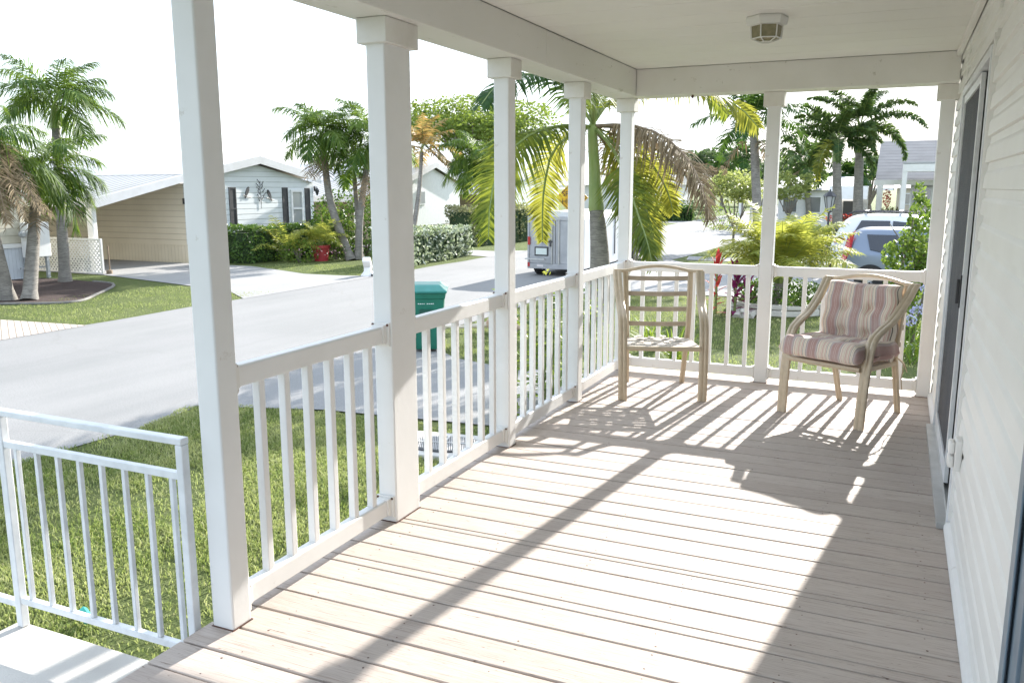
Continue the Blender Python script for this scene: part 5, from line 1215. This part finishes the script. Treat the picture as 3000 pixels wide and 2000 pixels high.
for i in range(90):
    az = U(0, 6.28); P = arc((U(-.35,.35), U(-.7,.6), 0), az, U(.4,1.3), U(.3,.55), 1.6, 4); d = Vector((-math.sin(az), math.cos(az), 0))
    for k in range(4): mb.add([P[k]-d*.014, P[k]+d*.014, P[k+1]+d*.013, P[k+1]-d*.013], [(0,1,2,3)])
for (x, y, z) in ((-.12,-.5,.62), (.12,-.1,.78), (-.2,.2,.92), (.1,.4,1.0), (.3,-.45,.66), (-.02,.05,.7), (.28,.2,.9)):
    st.tube([(x*.7, y*.8, 0), (x, y, z)], .008, 5); fl = MB(); leafclump(fl, (x, y, z+.02), (.10,.10,.08), 90, .045); fl.build('flower_head', L_BLUE, ag, fix=False)
mb.build('leaves', L_VINE, ag, fix=False); st.build('stalks', STEM, ag)
p = G(2105, 795); e_ = MB()
for k in range(7): e_.box(-.1, -.14, 0, .1, .14, .1, Matrix.Translation((math.cos(2.2+k*.35)*.75+.45, math.sin(2.2+k*.35)*.75, 0)) @ Matrix.Rotation(2.2+k*.35, 4, 'Z'))
tag(e_.build('bed_stones', CONC, loc=(p.x, p.y, ZG), bevel=.02), 'curved stone edging around the agapanthus bed', 'edging')
# round shrubs and small hedges in the far gardens
for px, py, D, r, rz, lf, lab in ((1846, 482, 40, .8, .45, L_HEDGE, 'rounded dark shrub above the yellow palm clump'), (1862, 462, 62, .9, .7, L_HEDGE, 'boxy shrub beneath the small dark palm'), (1906, 452, 74, 1.5, .9, L_HEDGE, 'dark shrub in front of the far carport'), (1950, 478, 40, .9, .7, L_PALE, 'pale shrub between the foxtail trunks'), (1655, 478, 52, 1.2, .8, L_BUSH, 'bright green shrub left of the pale leafy tree'), (1925, 505, 32, .9, .35, L_HEDGE, 'low clipped shrub just behind the white crossover'), (1575, 470, 72, 1.6, .8, L_TREEF, 'shrub at the corner of the far hedge'), (1150, 505, 46, 1.0, .9, L_BUSH, 'shrub behind the green palm by the olive hedge')):
    p = W(px, py, D); shrub(lab, p, (r, r, rz), 700, .13 if D < 55 else .2, lf, group='shrubs in the far gardens')
# lamp post
p = W(1905, 470, 30); lpz = p.z
lm = empty('garden_lamp', (p.x, p.y, ZG), 'dark lantern on a post in front of the far gardens', 'lamp post')
MB().tube([(0,0,0), (0,0,1.70)], [.05, .035], 8).build('post', BLACK, lm); h_ = 1.70
MB().lathe([(.06, h_), (.10, h_+.03), (.03, h_+.06)], 6).lathe([(.20, h_+.56), (.24, h_+.57), (.10, h_+.72), (.03, h_+.76), (.02, h_+.82)], 6).build('cap', BLACK, lm)
MB().lathe([(.09, h_+.05), (.18, h_+.555)], 6).build('glass', GLASSL, lm)
fr = MB()
for k in range(6): th = k*math.pi/3; fr.tube([(.095*math.cos(th), .095*math.sin(th), h_+.04), (.19*math.cos(th), .19*math.sin(th), h_+.56)], .012, 4)
fr.build('lantern_frame', BLACK, lm)
# white mailbox sculpture by the kerb
p = G(846, 634); mx = empty('mailbox', (p.x, p.y, ZG), 'white moulded mailbox on a flared foot at the kerb, half hidden by the doubled column', 'mailbox', rz=R(25))
MB().tube([(0,0,-.02), (0,0,.06), (-.01,0,.16), (-.02,0,.26)], [.24, .21, .12, .11], 14).build('foot', WHITE2, mx, smooth=True)
MB().box(-.12, -.24, -.08, .12, .24, .10, Matrix.Translation((-.02, .0, .36)) @ Matrix.Rotation(R(-40), 4, 'X')).build('box', WHITE2, mx, bevel=.035)
MB().box(.12, -.24, .02, .20, -.12, .08).build('hook', BLACK, mx)
# dry palm boot on the lawn
p = G(1125, 762); dp = empty('palm_boot', (p.x, p.y, ZG), 'dry tan palm boot with a pale stalk lying on the lawn', 'fallen leaf')
MB().tube(spline([(-.95, -.5, .12), (-.45, -.25, .10), (0, 0, .14)], 8), [.022, .024, .028, .03, .034, .04, .05, .06], 8).build('stalk', mat('pale_stalk', (.62,.55,.45), None, .7), dp, smooth=True)
bo = MB().tube(spline([(-.05, -.02, .12), (.15, .05, .20), (.35, .1, .18), (.6, .15, .08)], 9), [.06, .12, .17, .2, .2, .18, .15, .1, .03], 10); bo.build('sheath', mat('tan_palm_sheath', (.42,.27,.18), (.6,.5,.4), .8, 7), dp, smooth=True)
# stepping slab with ribbed doormat
sl = empty('stepping_slab', (-2.02, 7.22, ZG), 'grey concrete stepping slab on the lawn outside the railing', 'slab', rz=R(8)); MB().box(-.55, -.38, -.02, .55, .38, .05).build('slab', CONC, sl, bevel=.01)
dm = empty('doormat', (-2.02, 7.20, ZG+.051), 'pale ribbed mat with dark rim lying on the stepping slab', 'doormat', rz=R(14))
mb = MB(); mb.lathe([(.42, .002), (.42, .012), (.36, .014)], 20); mb.v = [(x, y*.62, z) for x, y, z in mb.v]; mb.build('rim', BLACK, dm)
mb = MB()
for k in range(-20, 21):
    x = k*.0185; l = .24*math.sqrt(max(0, 1-(x/.40)**2))
    if l > .03: mb.box(-.004, -l, .014, .004, l, .021, Matrix.Translation((x, 0, 0)) @ Matrix.Rotation(.25, 4, 'Z'))
mb.box(-.34, -.012, .0215, .34, .012, .026).box(-.012, -.21, .0215, .012, -.013, .026).box(-.012, .013, .0215, .012, .21, .026)
mb.build('ribs', mat('pale_mat_rubber', (.5,.49,.47), (.4,.39,.38), .7, 30), dm)
p = G(190, 1440); tag(MB().tube([(-.05,0,.03), (-.02,.03,.06), (.03,.01,.05), (.06,-.02,.03)], [.01, .035, .03, .01], 7).build('crumpled_wrapper', mat('teal_plastic', (.02,.3,.26), None, .4), loc=(p.x, p.y, ZG+.02), smooth=True), 'small crumpled teal wrapper on the grass below the stair railing', 'litter')
# overhead wire
wa, wb = W(-200, 372, 62), W(950, 352, 75); wm = (wa+wb)/2-Vector((0,0,.15))
tag(MB().tube(spline([wa, wm, wb], 14), .012, 5).build('overhead_wire', BLACK), 'thin overhead wire crossing the sky above the carport', 'wire')

# ================================================================ GRASS BLADES (near lawns)
def grass(name, regions, h, w):
    V = []; F = []; r = random.Random(11); b = 0
    for (x0, x1, y0, y1, dens, keep) in regions:
        n = int((x1-x0)*(y1-y0)*dens)
        for _ in range(n):
            x = r.uniform(x0, x1); y = r.uniform(y0, y1)
            if not keep(x, y): continue
            pt = math.sin(x*.9+y*1.7)+math.sin(x*2.6-y*1.1+1.)+.8*math.sin(x*5.1+y*4.3)
            if pt < -1.1 and r.random() < .75: continue
            cl = .5+.5*math.sin(x*2.3+1.7*math.sin(y*1.9))*math.sin(y*2.9+1.3*math.sin(x*2.1))
            hh = h*r.uniform(.35, 1.15)*(.65+.6*cl)*(1.5 if r.random() < .03 else 1); a = r.uniform(0, 6.283); lx = r.uniform(-.9, .9)*hh; ly = r.uniform(-.9, .9)*hh
            cx, cy = math.cos(a)*w*.5, math.sin(a)*w*.5
            V += [(x-cx, y-cy, ZG-.005), (x+cx, y+cy, ZG-.005), (x+lx*.4+cx*.9, y+ly*.4+cy*.9, ZG+hh*.62), (x+lx*.4-cx*.9, y+ly*.4-cy*.9, ZG+hh*.62), (x+lx, y+ly, ZG+hh*.85)]
            F += [(b, b+1, b+2, b+3), (b+3, b+2, b+4)]; b += 5
    me = bpy.data.meshes.new(name); me.from_pydata(V, [], F); me.materials.append(L_GRASS); ob = bpy.data.objects.new(name, me); COL.objects.link(ob)
    return tag(ob, 'short broad bladed lawn grass around the porch', 'grass', kind='stuff')
def wob(y): return .07*math.sin(y*2.3)+.05*math.sin(y*5.9)+.04*math.sin(y*11)
near = lambda x, y: x > -5.52+wob(y)*.8 and not (abs(x+2.02) < .5 and abs(y-7.22) < .36) and (y < 7.55+.2*(x+5.5)*(1 if x < -3 else .62)+wob(x)*.6)
far = lambda x, y: (x > -5.45+wob(y) and (y > (11.06+(max(0, -3.4-x)*.62)) + wob(x)*.5 or x > -1.15)) and (x+.1)**2+(y-18.2)**2 > .6
grass('lawn_grass', [(-5.7, -.15, 3.0, 8.3, 4200, near), (-5.6, 3.4, 8.2, 12.5, 1200, far), (-5.6, 3.6, 12.5, 20.3, 520, lambda x, y: far(x, y) and y < 18.9+1.5*min(1, (x+5.5)/1.6)), (-17, -12.15, 11.3, 16.8, 330, lambda x, y: x > -16.0 or y < 12.4), (-17.3, -12.2, 21.3, 23.9, 330, lambda x, y: y > 21.2+.1*(-12-x))], .048, .0085)

# ================================================================ LIGHT
el = R(23.6); az = math.atan2(.125, 1.)          # sun ahead of the porch, a little to the right
S = Vector((math.sin(az)*math.cos(el), math.cos(az)*math.cos(el), math.sin(el)))
sd = bpy.data.lights.new('Sun', 'SUN'); sd.energy = SUN_E; sd.angle = R(.55); sd.color = (1, .955, .89)
so = bpy.data.objects.new('Sun', sd); COL.objects.link(so); so.rotation_euler = (-S).to_track_quat('-Z', 'Y').to_euler()
wd = bpy.data.worlds.new('World'); sc.world = wd; wd.use_nodes = True; nt = wd.node_tree
for n in list(nt.nodes): nt.nodes.remove(n)
sky = nt.nodes.new('ShaderNodeTexSky'); sky.sky_type = 'NISHITA'; sky.sun_disc = False; sky.sun_elevation = el; sky.sun_rotation = az
sky.air_density = 1.0; sky.dust_density = SKY_DUST; sky.ozone_density = 1.0; sky.altitude = 0
# thin high cloud: the sky's own colour veiled towards white in soft streaks
tc = nt.nodes.new('ShaderNodeTexCoord'); mp_ = nd(nt, 'ShaderNodeMapping', {'Vector': tc.outputs['Generated'], 'Scale': (1.2, 1.2, 5)})
nz = nd(nt, 'ShaderNodeTexNoise', {'Vector': mp_.outputs[0], 'Scale': 2.2, 'Detail': 5, 'Roughness': .55}).outputs[0]
fac = ramp(nt, nz, [(.35, .62), (.7, .92)])
bw = nd(nt, 'ShaderNodeRGBToBW', {0: sky.outputs[0]}).outputs[0]
k = math_(nt, 'DIVIDE', math_(nt, 'MINIMUM', bw, SKY_CAP), bw)          # haze evens out the glare round the sun
sk = nd(nt, 'ShaderNodeVectorMath', {0: sky.outputs[0], 'Scale': k}, operation='SCALE').outputs[0]
skc = mixc(nt, fac, sk, tuple(SKY_VEIL*x for x in (.89, 1.0, 1.14)))
bg = nd(nt, 'ShaderNodeBackground', {'Color': skc, 'Strength': SKY_E}); wo = nt.nodes.new('ShaderNodeOutputWorld'); nt.links.new(bg.outputs[0], wo.inputs[0])
sc.view_settings.view_transform = 'Standard'; sc.view_settings.look = 'None'; sc.view_settings.gamma = 1
sc.view_settings.exposure = EXPO
sc.cycles.max_bounces = 8; sc.cycles.diffuse_bounces = 5; sc.cycles.transmission_bounces = 4; sc.cycles.transparent_max_bounces = 4
sc.cycles.sample_clamp_indirect = 8; sc.cycles.use_denoising = True
